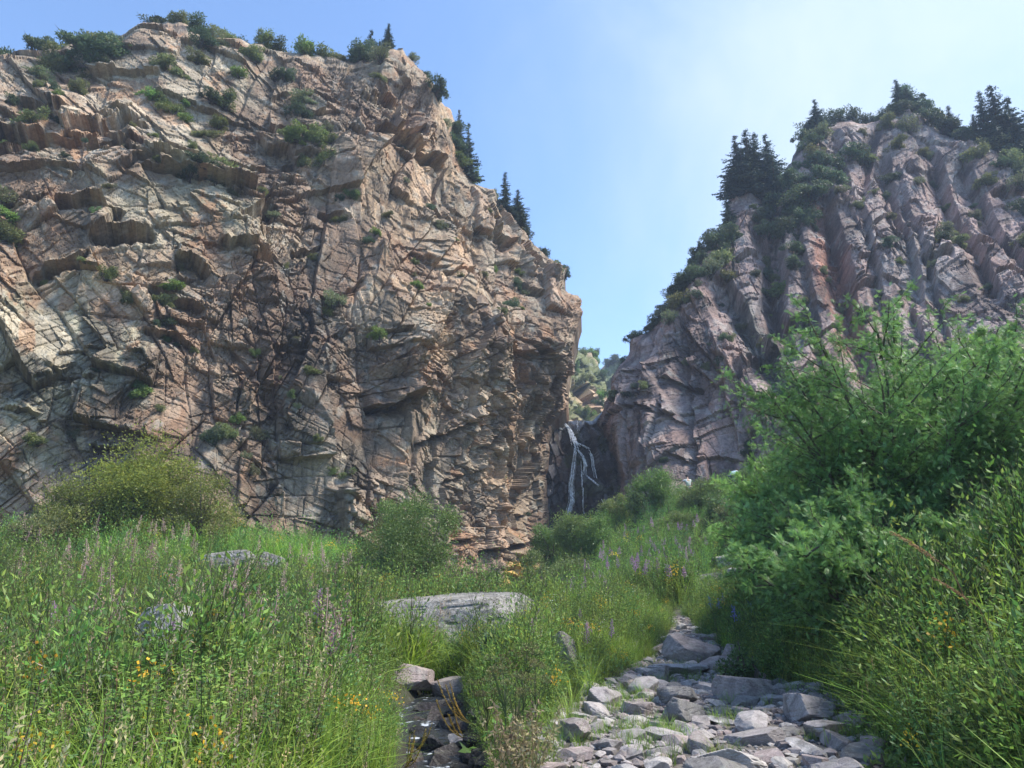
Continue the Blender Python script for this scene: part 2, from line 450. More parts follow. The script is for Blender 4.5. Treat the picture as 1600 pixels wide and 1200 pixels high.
def make_cliff(name, box, step, outline, ctrl, tang, disp_fn, col_fn, mat, back=0.06, edge=26, edge_push=2.5, down=0.55):
    us = np.arange(box[0], box[2] + step, step); vs = np.arange(box[1], box[3] + step, step)
    U, V = np.meshgrid(us, vs)
    D = tps([(c[0], c[1]) for c in ctrl], [c[2] for c in ctrl], 1e-3)
    sd, nu, nv = sil_dist(U, V, outline)
    ins = sd > 0
    Ue = np.where(ins, U, nu); Ve = np.where(ins, V, nv)
    coarse_u = np.linspace(box[0], box[2], 90); coarse_v = np.linspace(box[1], box[3], 90)
    CU, CV = np.meshgrid(coarse_u, coarse_v); CD = D(CU, CV)
    fu = (Ue - coarse_u[0]) / (coarse_u[1] - coarse_u[0]); fv = (Ve - coarse_v[0]) / (coarse_v[1] - coarse_v[0])
    iu = np.clip(fu.astype(int), 0, 88); iv = np.clip(fv.astype(int), 0, 88); fu = np.clip(fu - iu, 0, 1); fv = np.clip(fv - iv, 0, 1)
    dep = (CD[iv, iu] * (1 - fu) + CD[iv, iu + 1] * fu) * (1 - fv) + (CD[iv + 1, iu] * (1 - fu) + CD[iv + 1, iu + 1] * fu) * fv
    e = np.clip(1 - np.clip(sd, 0, None) / edge, 0, 1)
    dep = dep + edge_push * e ** 3
    P = px(Ue, Ve, dep)
    # surface coordinates in metres
    S = P[..., 0] * tang[0] + P[..., 1] * tang[1]; T = P[..., 2]
    Pw = P.copy()
    du = np.gradient(px(U, V, (CD[iv, iu] * (1 - fu) + CD[iv, iu + 1] * fu) * (1 - fv) + (CD[iv + 1, iu] * (1 - fu) + CD[iv + 1, iu + 1] * fu) * fv), axis=1)
    dv = np.gradient(px(U, V, (CD[iv, iu] * (1 - fu) + CD[iv, iu + 1] * fu) * (1 - fv) + (CD[iv + 1, iu] * (1 - fu) + CD[iv + 1, iu + 1] * fu) * fv), axis=0)
    nrm = np.cross(du, dv); nrm /= np.linalg.norm(nrm, axis=-1, keepdims=True) + 1e-9
    flip = (nrm * (P - np.array([0, 0, CAMZ]))).sum(-1) > 0
    nrm[flip] *= -1
    bad = ~ins
    if bad.any():
        nrm[bad] = np.array([0, -1, 0.2]) / math.hypot(1, 0.2)
    d, info = disp_fn(U, V, S, T, P)
    nrm[..., 2] *= .5; nrm /= np.linalg.norm(nrm, axis=-1, keepdims=True)
    fade = np.clip(sd / 30 + 0.3, 0.3, 1) * ins + 0.3 * (~ins)
    Pw = P + nrm * (d * fade)[..., None]
    out = np.clip(-sd, 0, None)
    hz = P - np.array([0, 0, CAMZ]); hz[..., 2] = 0; hz /= np.linalg.norm(hz, axis=-1, keepdims=True)
    o = out * back * 4
    Pw = Pw + hz * (o * 1.0)[..., None]
    Pw[..., 2] -= 0.0
    # behind the rim the rock falls gently away out of sight
    elev = (P[..., 2] - CAMZ) / np.linalg.norm((P - np.array([0, 0, CAMZ]))[..., :2], axis=-1)
    Pw[..., 2] += o * np.clip(elev - 0.15, -1, 0.05) - 0.05 * (out > 0) * d * 0
    colr = col_fn(U, V, S, T, P, d, info)
    ob = build(name, Pw, [grid_faces(len(vs), len(us))[:, ::-1]], mat, col=colr, smooth=False)
    return ob, dict(us=us, vs=vs, P=Pw, sd=sd, step=step, nrm=nrm)

def cliff_pt(C, u, v):
    j = int(np.clip(round((u - C['us'][0]) / C['step']), 0, len(C['us']) - 1)); i = int(np.clip(round((v - C['vs'][0]) / C['step']), 0, len(C['vs']) - 1))
    return C['P'][i, j], C['nrm'][i, j]

# --- left cliff
L_OUT = [(-400, 1100), (-400, 110)] + roughen([(-400, 110), (-120, 95), (0, 88), (60, 78), (110, 66), (150, 60), (190, 62), (215, 42), (245, 34), (280, 36), (300, 46), (330, 60), (400, 66), (440, 78), (520, 88), (570, 98), (600, 88), (625, 84),
         (645, 100), (665, 118), (685, 150), (705, 170), (712, 215), (722, 250), (740, 285), (772, 295), (785, 330), (816, 350), (834, 385), (862, 410), (882, 425), (880, 455), (897, 466), (908, 490), (902, 515),
         (893, 545), (888, 585), (885, 640), (872, 656), (862, 664), (856, 690), (852, 740), (856, 790), (856, 850), (862, 900), (870, 1000)], 3.0, 5, 8)
L_CTRL = [(-400, 900, 28), (-400, 100, 34), (-200, 900, 31), (-200, 500, 32), (-200, 100, 39), (0, 860, 35), (0, 500, 36), (0, 100, 43), (200, 850, 37.5), (200, 450, 39), (200, 60, 47), (400, 850, 40), (400, 450, 42.5), (430, 85, 50), (550, 870, 43),
          (600, 480, 46), (600, 90, 55), (720, 900, 49), (720, 500, 49), (690, 170, 57), (800, 880, 54), (800, 500, 53), (780, 310, 59), (865, 850, 60), (890, 480, 58), (893, 640, 60), (870, 420, 60), (868, 680, 61), (820, 680, 56), (500, 1000, 41), (0, 1000, 34), (860, 1000, 59)]
# overhang lines: (x0, y0, x1, y1, depth in metres, reach below the line in px); the rock is undercut below the line
L_OVER = [(0, 215, 75, 235, 1.6, 38), (35, 160, 110, 195, 1.0, 24), (110, 235, 215, 200, 1.3, 26), (150, 255, 225, 250, 1.5, 20), (0, 262, 60, 245, 1.2, 20), (205, 265, 290, 300, .9, 14), (180, 190, 235, 215, .8, 12),
          (60, 335, 190, 365, 1.2, 22), (155, 400, 235, 385, 2.0, 26), (60, 445, 140, 425, 1.4, 18), (275, 425, 320, 445, 1.5, 20), (345, 395, 420, 425, 1.1, 16), (370, 355, 425, 330, 1.4, 20), (200, 300, 270, 285, .9, 14),
          (595, 150, 615, 165, 1.5, 14), (585, 205, 640, 235, 2.2, 28), (645, 240, 690, 262, 1.6, 18), (620, 225, 650, 215, 1.2, 20), (575, 638, 635, 630, 2.2, 26), (640, 690, 735, 660, 1.1, 16), (870, 590, 897, 575, 3.0, 60), (745, 700, 790, 655, 1.3, 16),
          (665, 850, 725, 840, 1.2, 18), (738, 862, 800, 850, 1.1, 16), (790, 540, 830, 560, 1.2, 18), (230, 530, 300, 560, .9, 16), (150, 700, 200, 710, .8, 14), (240, 475, 310, 500, 1.0, 28), (770, 360, 800, 380, 1.3, 16), (820, 440, 850, 455, 1.0, 14),
          (690, 430, 740, 420, .7, 12), (500, 330, 540, 350, .8, 12), (455, 400, 500, 385, .8, 12), (80, 590, 150, 610, .6, 12), (0, 640, 60, 660, .7, 14), (420, 560, 470, 545, .5, 10), (520, 470, 560, 455, .6, 10),
          (440, 270, 480, 250, .8, 14), (800, 800, 830, 795, .8, 12), (690, 760, 720, 745, .6, 10)]
# steep clefts and ribs: (x0, y0, x1, y1, depth, width px)
L_CLEFT = [(430, 60, 300, 330, 1.2, 10), (640, 300, 555, 600, .8, 8), (700, 250, 640, 700, .8, 8), (760, 330, 690, 700, 1.2, 9), (800, 350, 745, 560, 1.2, 8), (545, 120, 440, 420, 1.0, 9),
           (490, 300, 440, 560, .6, 6), (590, 330, 520, 560, .7, 7), (735, 700, 740, 900, 1.2, 9), (545, 700, 480, 860, .8, 8), (640, 700, 615, 860, 1.0, 9), (415, 440, 370, 740, .8, 8), (840, 660, 830, 900, 1.0, 8), (180, 100, 140, 300, 1.0, 10),
           (660, 120, 600, 330, .8, 8), (350, 480, 300, 740, .7, 7)]

def overhangs(U, V, lines, d):
    wob = 10 * crags(U, V, 91, 0, 30, 30, 2); wob2 = 5 * crags(U, V, 95, 0, 11, 11, 2)
    for (x0, y0, x1, y1, dep, rch) in lines:
        al, pe, L = seg_dist(U, V + wob + wob2, (x0, y0), (x1, y1))
        ends = sstep(-0.12, 0.05, al) * (1 - sstep(0.95, 1.12, al))
        prof = np.where(pe < 0, np.clip(1 + pe / (rch * 1.6), 0, 1) ** 2 * 0.5, -np.clip(1 - pe / rch, 0, 1) * sstep(0, 2.0, pe))
        d = d + dep * prof * ends
    return d

def clefts(U, V, lines, d, seed=0):
    wob = 7 * crags(U, V, 97 + seed, 0, 50, 50, 3)
    for (x0, y0, x1, y1, dep, w) in lines:
        al, pe, L = seg_dist(U + wob, V, (x0, y0), (x1, y1))
        ends = sstep(-0.08, 0.12, al) * (1 - sstep(0.88, 1.08, al))
        # one wall steep, the other one sloping
        prof = np.where(pe > 0, np.clip(1 - pe / (w * 2.6), 0, 1), np.clip(1 + pe / (w * .5), 0, 1))
        d = d - dep * prof * ends
    return d

def left_disp(U, V, S, T, P):
    zone = sstep(-40, 40, 330 - U * 0.75 + (V - 300) * -0.35 + 90 * fbm(U / 130, V / 130, 41, 2))      # slabby upper left
    zone2 = 1 - zone
    ws = S + 0.16 * crags(S, T, 11, 0, 3, 3, 3); wt = T + 0.16 * crags(S, T, 15, 0, 3, 3, 3)
    big = 2.0 * crags(S, T, 21, -12, 7, 12, 2, .5)
    A0, r1, q1 = patchy(ws, wt, 101, -24, 4.6, 2.7, .95, skew=.3, pw=1.7, cd=.22, ce=.13)
    A1, r2, q2 = patchy(ws, wt, 111, -27, 2.2, 1.15, .46, (0, 45, -30), (5., 4.), skew=-.4, pw=2.0, cd=.20, ce=.09)
    A2, r3, q3 = patchy(ws, wt, 121, -20, 1.1, .55, .17, (0, 60, -30), (3., 2.4), skew=.5, pw=2.0, cd=.13, ce=.06)
    A3, r4, q4 = bricks(ws, wt, 125, 40, .9, .36, .10, .2, 2.0, .08, .05)
    B0, s1, p1 = patchy(ws, wt, 131, 74, 6.5, 2.5, .80, (0, -16, 14), (8., 12.), skew=.2, pw=1.7, cd=.20, ce=.13, under=.5)
    B1, s2, p2 = patchy(ws, wt, 141, 70, 2.6, 1.1, .38, (0, -60, 24), (4.5, 5.), skew=-.3, pw=2.0, cd=.20, ce=.09, under=.6)
    B2, s3, p3 = patchy(ws, wt, 151, -18, 1.5, .95, .26, (0, 50, -30), (3.5, 3.), skew=.35, pw=2.2, cd=.18, ce=.07)
    B3, s4, p4 = bricks(ws, wt, 155, -24, .8, .42, .11, -.3, 2.0, .10, .05)
    C4, r5, q5 = bricks(ws, wt, 161, 62, .45, .20, .045, .3, 2.0, .04, .05)
    rough = sstep(-.35, .35, fbm(S / 5, T / 5, 33, 3))                      # some faces stay smooth, some are shattered
    up_ = .5 + .5 * sstep(130, 480, V + .25 * U)
    d = big + zone * up_ * (A0 + A1 * (.4 + .7 * rough) + A2 * (.25 + .9 * rough) + A3 * (.2 + .8 * (1 - rough))) + zone2 * (B0 + B1 * (.45 + .7 * rough) + B2 * (.35 + .8 * rough) + B3 * (.25 + .9 * rough)) + C4 * (.4 + rough)
    d = overhangs(U, V, [l[:4] + (l[4] * .85, l[5] * .9) for l in L_OVER], d)
    d = clefts(U, V, [l[:4] + (l[4] * .22, l[5] * .9) for l in L_CLEFT], d)
    info = dict(a=np.where(zone > .5, r1, s1), b=np.where(zone > .5, r2, s2), c=np.where(zone > .5, r3, s3), q=np.where(zone > .5, q2, p2), rough=rough)
    return d, info

def blob(U, V, cx, cy, rx, ry, seed, wob=.7, soft=.5, ang=0):
    a = math.radians(ang); x = (U - cx) * math.cos(a) + (V - cy) * math.sin(a); y = -(U - cx) * math.sin(a) + (V - cy) * math.cos(a)
    r = np.hypot(x / rx, y / ry) + wob * fbm(U / 38, V / 38, seed, 5, .65)
    return 1 - sstep(1 - soft, 1 + soft * .3, r)

ROCK = dict(tan=(.50, .36, .25), pink=(.38, .27, .22), brown=(.28, .20, .16), grey=(.31, .275, .25), pale=(.45, .42, .37), green=(.36, .38, .31),
            black=(.045, .04, .037), rust=(.42, .20, .09), warm=(.40, .31, .24))
ROCK = {k: np.array(v) for k, v in ROCK.items()}

def block_tones(info, c, amt=.50):
    v = 1 + amt * ((info['a'] - .5) * .7 + (info['b'] - .5) * .9 + (info['c'] - .5) * .7)
    return c * v[..., None]

def left_col(U, V, S, T, P, d, info):
    c = np.ones(U.shape + (3,)) * ROCK['warm']
    c = mixc(c, ROCK['grey'], sstep(.35, .75, info['b']) * .75)
    c = mixc(c, ROCK['pink'], sstep(.55, .8, info['a']) * .8)
    c = mixc(c, ROCK['brown'], sstep(.7, .9, info['c']) * .55)
    c = mixc(c, ROCK['tan'], blob(U, V, 660, 330, 130, 330, 51, .8, .5, 12) * (.25 + .7 * sstep(.3, .7, info['q'])))
    c = mixc(c, ROCK['tan'], blob(U, V, 90, 440, 130, 60, 52, .6) * .7)
    c = mixc(c, ROCK['tan'], blob(U, V, 790, 640, 70, 160, 57, .7) * .5)
    c = mixc(c, ROCK['pink'], blob(U, V, 600, 760, 70, 110, 58, .7) * .6)
    c = mixc(c, ROCK['pink'], blob(U, V, 280, 600, 60, 120, 53, .6) * .75)
    c = mixc(c, ROCK['pale'], blob(U, V, 200, 150, 260, 110, 54, .8) * .55)
    c = mixc(c, ROCK['green'], blob(U, V, 110, 590, 150, 140, 55, .7) * .75)
    c = mixc(c, ROCK['pale'], blob(U, V, 60, 560, 90, 50, 56, .8, .2) * .8)
    c = mixc(c, ROCK['green'], blob(U, V, 300, 330, 130, 90, 60, 1.1) * .5)
    c = mixc(c, ROCK['grey'], blob(U, V, 500, 620, 130, 260, 59, .7) * .7)
    c = mixc(c, ROCK['grey'] * .8, blob(U, V, 690, 770, 50, 90, 65, .6) * .8)
    c = mixc(c, ROCK['brown'] * .85, blob(U, V, 850, 560, 60, 110, 66, .6) * .6)
    c = block_tones(info, c)
    # lichen: pale crust, black crust, rust
    n1 = fbm(S / 1.3, T / 1.3, 61, 5, .7); n2 = fbm(S / 2.2, T / 3.2, 62, 5, .7); n3 = fbm(S / 1.6, T / 2.2, 63, 4, .6)
    c = mixc(c, ROCK['pale'], sstep(.18, .3, n1) * .55)
    blk = blob(U, V, 445, 540, 85, 150, 64, .6, .6, 12) + blob(U, V, 520, 680, 70, 130, 67, .6, .6) + blob(U, V, 415, 790, 40, 60, 68, .5) + blob(U, V, 20, 620, 60, 60, 69, .6) * .7 + .12
    c = mixc(c, ROCK['black'], np.clip(blk, 0, 1) * sstep(-.12, .10, n2 + .3 * n1) * .88)
    c = mixc(c, ROCK['rust'], sstep(.26, .42, n3) * .6 * (1 - zone_black(blk)))
    # vertical water stains
    st = fbm(S * 2.2, T / 9, 70, 4, .6)
    c = mixc(c, ROCK['black'] * 2, sstep(.2, .42, st) * .35)
    yl = blob(U, V, 768, 898, 34, 26, 80, .9, .35) * (V > 855)
    c = mixc(c, np.array([.55, .38, .07]), yl * sstep(.2, .4, info['c']))
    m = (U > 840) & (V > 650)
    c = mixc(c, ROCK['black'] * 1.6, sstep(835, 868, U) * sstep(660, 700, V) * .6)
    c = c.mean(-1, keepdims=True) * np.array([.32, .30, .27]) + c * .68
    c = mixc(c, ROCK['brown'] * .75, sstep(-.1, .35, fbm(S / 3.5, T / 4.5, 75, 5, .65)) * .7)
    c = mixc(c, ROCK['black'] * 2.2, sstep(.08, .35, fbm(S / 1.1, T / 3.2, 76, 5, .7)) * .6)
    return np.clip(c, 0, 1) ** 1.12 * np.array([1.12, 1.04, .88])

def zone_black(b):
    return np.clip(b * 1.4, 0, 1)

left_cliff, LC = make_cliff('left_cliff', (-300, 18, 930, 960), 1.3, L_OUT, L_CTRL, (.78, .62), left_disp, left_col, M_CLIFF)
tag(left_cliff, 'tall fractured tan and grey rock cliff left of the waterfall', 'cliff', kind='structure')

# --- right cliff
R_OUT = [(2000, 1100), (964, 1100), (970, 790), (958, 720)] + roughen([(958, 720), (942, 690), (932, 664), (943, 640), (955, 610), (964, 580), (978, 562), (985, 530), (1010, 520), (1030, 500), (1048, 478), (1070, 450), (1085, 420), (1100, 385), (1128, 372), (1140, 340), (1138, 300), (1150, 280),
         (1168, 276), (1186, 290), (1192, 312), (1215, 300), (1228, 262), (1245, 232), (1262, 205), (1290, 192), (1330, 188), (1352, 195), (1372, 190), (1395, 172), (1420, 165), (1445, 185), (1475, 210), (1530, 225), (1600, 240), (1700, 270), (2000, 330)], 3.0, 9, 8) + [(2000, 1100)]
R_CTRL = [(905, 760, 68), (918, 662, 68), (960, 560, 67), (940, 780, 64), (1000, 780, 57), (1000, 520, 64), (1100, 780, 54), (1080, 420, 66), (1100, 600, 57), (1200, 780, 51), (1160, 285, 72), (1200, 500, 59), (1300, 850, 46), (1300, 600, 53), (1270, 200, 76), (1410, 170, 78), (1400, 500, 56),
          (1400, 850, 44), (1600, 520, 50), (1600, 240, 70), (1800, 520, 46), (1800, 280, 62), (2000, 600, 40), (2000, 340, 54), (1600, 900, 38), (880, 1000, 66), (1200, 1000, 46), (1900, 1000, 30)]
# ribs and gullies falling to the lower right
R_CLEFT = [(1290, 300, 1370, 600, 2.6, 16), (1130, 420, 1250, 640, 2.2, 18), (1215, 300, 1225, 520, 2.2, 20), (1380, 230, 1440, 480, 1.5, 12), (1190, 330, 1240, 560, 1.4, 10), (1450, 230, 1560, 480, 1.8, 12), (1340, 330, 1400, 520, 1.2, 9), (1500, 260, 1640, 480, 1.6, 12), (1060, 480, 1090, 740, .9, 8),
           (1010, 530, 1020, 740, .9, 8), (1150, 560, 1180, 740, .8, 8), (960, 600, 975, 760, .9, 8), (1110, 520, 1150, 700, .7, 7), (1250, 350, 1300, 620, 1.0, 9), (1410, 300, 1490, 560, 1.0, 9), (1300, 200, 1330, 320, 1.0, 10), (1370, 200, 1350, 320, 1.2, 10), (1420, 480, 1480, 640, 1.2, 9)]
R_OVER = [(1225, 500, 1262, 480, 1.6, 22), (1180, 620, 1230, 640, 1.4, 22), (1170, 560, 1215, 545, 1.2, 16), (1060, 720, 1150, 715, .5, 14), (1040, 590, 1090, 600, .8, 12), (1440, 415, 1480, 405, 1.3, 16), (1500, 380, 1560, 370, 1.0, 12), (960, 650, 1000, 640, .9, 12), (1330, 450, 1370, 430, .8, 12),
          (1200, 300, 1220, 310, .8, 12), (1150, 395, 1185, 385, .8, 12), (1010, 640, 1060, 650, .8, 10), (1550, 300, 1600, 300, .8, 12)]

def right_disp(U, V, S, T, P):
    ws = S + 0.16 * crags(S, T, 211, 0, 3, 3, 3); wt = T + 0.16 * crags(S, T, 215, 0, 3, 3, 3)
    k = S + T * .35                                               # ribs lean
    big = 1.7 * crags(S, T, 221, 18, 7, 16, 1, .5)
    B0, s1, p1 = patchy(ws, wt, 231, 110, 9.0, 4.4, .50, (0, 18, -22), (8., 12.), skew=.2, pw=1.6, cd=.38, ce=.12, under=.5)
    B1, s2, p2 = patchy(ws, wt, 241, 106, 3.6, 1.5, .42, (0, -70, 20), (4.5, 5.), skew=-.2, pw=2.0, cd=.20, ce=.09, under=.5)
    B2, s3, p3 = bricks(ws, wt, 251, 18, 1.6, 1.5, .28, .35, 2.2, .18, .08)
    B3, s4, p4 = bricks(ws, wt, 255, 112, 1.6, .42, .13, -.3, 2.0, .10, .06, .5)
    C4, r5, q5 = bricks(ws, wt, 261, 30, .6, .28, .06, .3, 2.0, .05, .05)
    rough = sstep(-.35, .35, fbm(S / 5, T / 5, 233, 3))
    d = big + B0 + B1 * (.5 + .6 * rough) + B2 * (.3 + .8 * rough) + B3 * (.3 + .8 * rough) + C4 * (.4 + rough)
    d = overhangs(U, V, R_OVER, d)
    d = clefts(U, V, R_CLEFT, d, 3)
    return d, dict(a=s1, b=s2, c=s3, q=p2, rough=rough)

def right_col(U, V, S, T, P, d, info):
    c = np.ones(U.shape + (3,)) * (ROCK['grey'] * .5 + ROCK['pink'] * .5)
    c = mixc(c, ROCK['pink'], sstep(.5, .85, info['a']) * .6)
    c = mixc(c, ROCK['grey'], sstep(.4, .8, info['b']) * .6)
    c = mixc(c, ROCK['brown'], sstep(.65, .9, info['c']) * .5)
    c = mixc(c, np.array([.40, .20, .13]), blob(U, V, 1308, 450, 34, 150, 301, .35, .4, -14) * .85)
    c = mixc(c, ROCK['pink'], blob(U, V, 1110, 560, 60, 90, 302, .7) * .5)
    c = mixc(c, ROCK['pink'] * 1.1, blob(U, V, 1520, 360, 90, 120, 303, .7) * .6)
    c = mixc(c, ROCK['pale'], blob(U, V, 1440, 430, 60, 60, 304, .7) * .6)
    c = mixc(c, ROCK['green'] * .5, blob(U, V, 1195, 540, 22, 140, 305, .5, .4, -28) * .8)
    c = block_tones(info, c, .5)
    n1 = fbm(S / 1.3, T / 1.8, 361, 5, .7); n2 = fbm(S / 2.2, T / 5, 362, 5, .7)
    c = mixc(c, ROCK['pale'], sstep(.16, .3, n1) * .55)
    c = mixc(c, ROCK['black'], sstep(.12, .34, n2) * .55)
    st = fbm(S * 2.6, T / 8, 370, 4, .6)
    c = mixc(c, ROCK['black'] * 1.6, sstep(.15, .4, st) * .45)
    c = mixc(c, np.array([.5, .46, .42]), sstep(.12, .3, fbm(S * 3, T / 4, 371, 3)) * blob(U, V, 1110, 725, 70, 30, 372, .3) * .8)
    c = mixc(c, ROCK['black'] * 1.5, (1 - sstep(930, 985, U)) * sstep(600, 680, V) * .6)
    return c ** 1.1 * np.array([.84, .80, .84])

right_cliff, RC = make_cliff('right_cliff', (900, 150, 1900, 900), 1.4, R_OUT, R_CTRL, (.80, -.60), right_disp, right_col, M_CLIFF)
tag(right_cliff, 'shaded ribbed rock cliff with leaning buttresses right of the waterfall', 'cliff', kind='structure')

# --- wet wall behind the waterfall
def wet_disp(U, V, S, T, P):
    ws = S + 0.3 * fbm(S / 2, T / 2, 411, 3); wt = T + 0.3 * fbm(S / 2, T / 2, 412, 3)
    B1, s1, p1 = facets(ws, wt, 431, 8, 1.5, 3.0, .7, 1.4, .2, .05, .2)
    B2, s2, p2 = facets(ws, wt, 441, -10, .6, 1.0, .3, 1.5, .12, .06, .3)
    d = B1 + B2 + 1.2 * sstep(715, 780, V) * sstep(905, 930, U) + 1.0 * blob(U, V, 935, 790, 22, 60, 5, .2, .5, -25) - .8 * blob(U, V, 880, 760, 18, 80, 6, .2)
    return d, dict(a=s1, b=s2, c=s2, q=p2, rough=s1)

def wet_col(U, V, S, T, P, d, info):
    c = np.ones(U.shape + (3,)) * np.array([.075, .066, .064])
    c = mixc(c, np.array([.12, .07, .05]), blob(U, V, 878, 750, 20, 70, 402, .6) * .7)
    c = mixc(c, np.array([.14, .14, .15]), sstep(.6, .8, info['b']) * .6)
    c = mixc(c, np.array([.05, .07, .02]), sstep(.1, .3, fbm(S, T, 403, 4)) * .6)
    return block_tones(info, c, .5)

W_OUT = [(820, 1000), (820, 645), (850, 640), (872, 655), (886, 658), (905, 656), (925, 658), (945, 640), (1000, 640), (1000, 1000)]
wet_cliff, WC = make_cliff('waterfall_cliff', (812, 632, 1008, 930), 1.3, W_OUT, [(820, 650, 68), (900, 656, 69), (1000, 650, 70), (820, 900, 62), (900, 900, 62), (1000, 900, 62), (900, 700, 65), (900, 780, 64), (960, 780, 64)], (1, 0), wet_disp, wet_col, M_WET, edge=8, edge_push=1.0)
tag(wet_cliff, 'dark wet rock wall behind the waterfall', 'cliff', kind='structure')

# --- sunlit hill seen through the gap
def hill_disp(U, V, S, T, P):
    B1, s1, p1 = facets(S, T, 531, -12, 3.0, 7.0, 1.6, 1.3, .3, .05, .3)
    B2, s2, p2 = facets(S, T, 541, -10, 1.2, 2.2, .7, 1.4, .2, .06, .3)
    return B1 + B2 + 2 * fbm(S / 9, T / 9, 550, 3), dict(a=s1, b=s2, c=s2, q=p2, rough=s1)

def hill_col(U, V, S, T, P, d, info):
    c = np.ones(U.shape + (3,)) * np.array([.42, .31, .20])
    c = mixc(c, np.array([.36, .21, .15]), sstep(.5, .8, info['a']) * .6)
    c = mixc(c, np.array([.09, .12, .035]), sstep(-.35, -.05, fbm(S / 5, T / 4, 560, 4)) * .9)
    return c

F_OUT = [(780, 760), (780, 560)] + roughen([(780, 560), (880, 548), (905, 545), (925, 550), (935, 575), (948, 600), (955, 640), (990, 720), (1000, 760)], 2.5, 4, 6)
far_hill, HC = make_cliff('far_hill', (760, 520, 1040, 760), 1.6, F_OUT, [(780, 560, 130), (900, 545, 135), (1000, 600, 150), (780, 750, 105), (900, 700, 110), (1000, 750, 125)], (1, 0), hill_disp, hill_col, M_CLIFF, edge=10, edge_push=3)
tag(far_hill, 'sunlit rocky hillside with bushes seen through the gap', 'hill', kind='structure')
F2_OUT = [(900, 760)] + roughen([(900, 620), (930, 585), (950, 566), (975, 562), (1040, 560)], 2, 8, 6) + [(1040, 760)]
far_ridge, H2 = make_cliff('far_ridge', (890, 545, 1050, 760), 2.2, F2_OUT, [(900, 620, 190), (1040, 560, 190), (900, 750, 170), (1040, 750, 170)], (1, 0), hill_disp, hill_col, M_CLIFF, edge=10, edge_push=3)
tag(far_ridge, 'distant wooded ridge behind the sunlit hill', 'hill', kind='structure')

#@@NEXT
# ------------------------------------------------------------------ plant building
rng = np.random.default_rng(7)

def unit(v):
    return v / (np.linalg.norm(v, axis=-1, keepdims=True) + 1e-9)

def leaf_quads(P, A, Nn, L, W):
    """diamond leaves: base P, axis A, face normal hint Nn"""
    S = unit(np.cross(A, Nn)); L = np.asarray(L)[:, None]; W = np.asarray(W)[:, None]
    m = P + A * L * 0.45
    V = np.stack([P, m + S * W * .5, P + A * L, m - S * W * .5], 1)
    F = np.arange(len(P) * 4).reshape(-1, 4)
    return V.reshape(-1, 3), F

def tube(pts, rad, k=5, off=0):
    pts = np.asarray(pts, float); n = len(pts)
    d = unit(np.gradient(pts, axis=0)); up = np.array([0.3, 0.9, 0.1]); a = unit(np.cross(d, up)); b = np.cross(d, a)
    th = np.linspace(0, 2 * np.pi, k, endpoint=False)
    V = pts[:, None] + np.asarray(rad)[:, None, None] * (a[:, None] * np.cos(th)[None, :, None] + b[:, None] * np.sin(th)[None, :, None])
    i = np.arange(n - 1)[:, None] * k + np.arange(k)[None]; j = np.arange(n - 1)[:, None] * k + (np.arange(k)[None] + 1) % k
    F = np.stack([i, j, j + k, i + k], -1).reshape(-1, 4) + off
    return V.reshape(-1, 3), F

class Geo:
    def __init__(s): s.V = []; s.F = []; s.C = []; s.n = 0
    def add(s, V, F, c):
        V = np.asarray(V).reshape(-1, 3); c = np.asarray(c, float)
        s.V.append(V); s.F.append(np.asarray(F) + s.n); s.C.append(np.broadcast_to(c, V.shape) if c.ndim == 1 else c); s.n += len(V)
    def tube(s, pts, rad, c, k=5):
        V, F = tube(pts, rad, k); s.add(V, F, c)
    def arrays(s): return np.concatenate(s.V), np.concatenate(s.F), np.concatenate(s.C)
    def build(s, name, mat, parent=None, smooth=False, link=True):
        V, F, C = s.arrays(); return build(name, V, [F], mat, parent, C, smooth, link)

def pal(cols, n, r, jitter=.12):
    cols = np.array(cols); w = r.dirichlet(np.ones(len(cols)) * .7, n)
    c = w @ cols
    return c * (1 + jitter * r.normal(size=(n, 1)))

DARK = [(.075, .115, .055), (.11, .15, .06), (.065, .10, .07)]
OLIVE = [(.18, .20, .075), (.24, .24, .09), (.13, .165, .07)]
BRIGHT = [(.18, .28, .06), (.25, .32, .08), (.12, .20, .055)]
GREY = [(.20, .225, .16), (.15, .18, .12)]
BARK = (.10, .08, .065)

def foliage(g, seed, rx, rz, lobes, leaves, L, W, cols, cz=0.55, shell=.5, lean=(0, 0)):
    r = np.random.default_rng(seed)
    C = r.normal(size=(lobes, 3)); C = unit(C) * (r.random((lobes, 1)) ** .5) * np.array([rx * .72, rx * .72, rz * .62]) + np.array([0, 0, rz * cz])
    C[:, 2] = np.abs(C[:, 2]) + rz * .06
    R = r.uniform(.16, .42, lobes) * min(rx, rz)
    which = r.integers(0, lobes, leaves)
    D = unit(r.normal(size=(leaves, 3)))
    rad = R[which] * (shell + (1 - shell) * r.random(leaves)) * (1 + .45 * (r.random(leaves) < .18))
    P = C[which] + D * rad[:, None] * np.array([1, 1, .85])
    P[:, 2] = np.maximum(P[:, 2], .01 * rz)
    A = unit(D * .8 + r.normal(size=(leaves, 3)) * .6 + np.array([0, 0, .25]))
    Nn = unit(np.array([0, 0, 1.]) + D * .5 + r.normal(size=(leaves, 3)) * .5)
    V, F = leaf_quads(P, A, Nn, L * r.uniform(.6, 1.3, leaves), W * r.uniform(.7, 1.2, leaves))
    c = pal(cols, leaves, r) * (0.82 + .36 * r.random(lobes))[which][:, None]
    g.add(V, F, np.repeat(c, 4, 0))
    return C, R

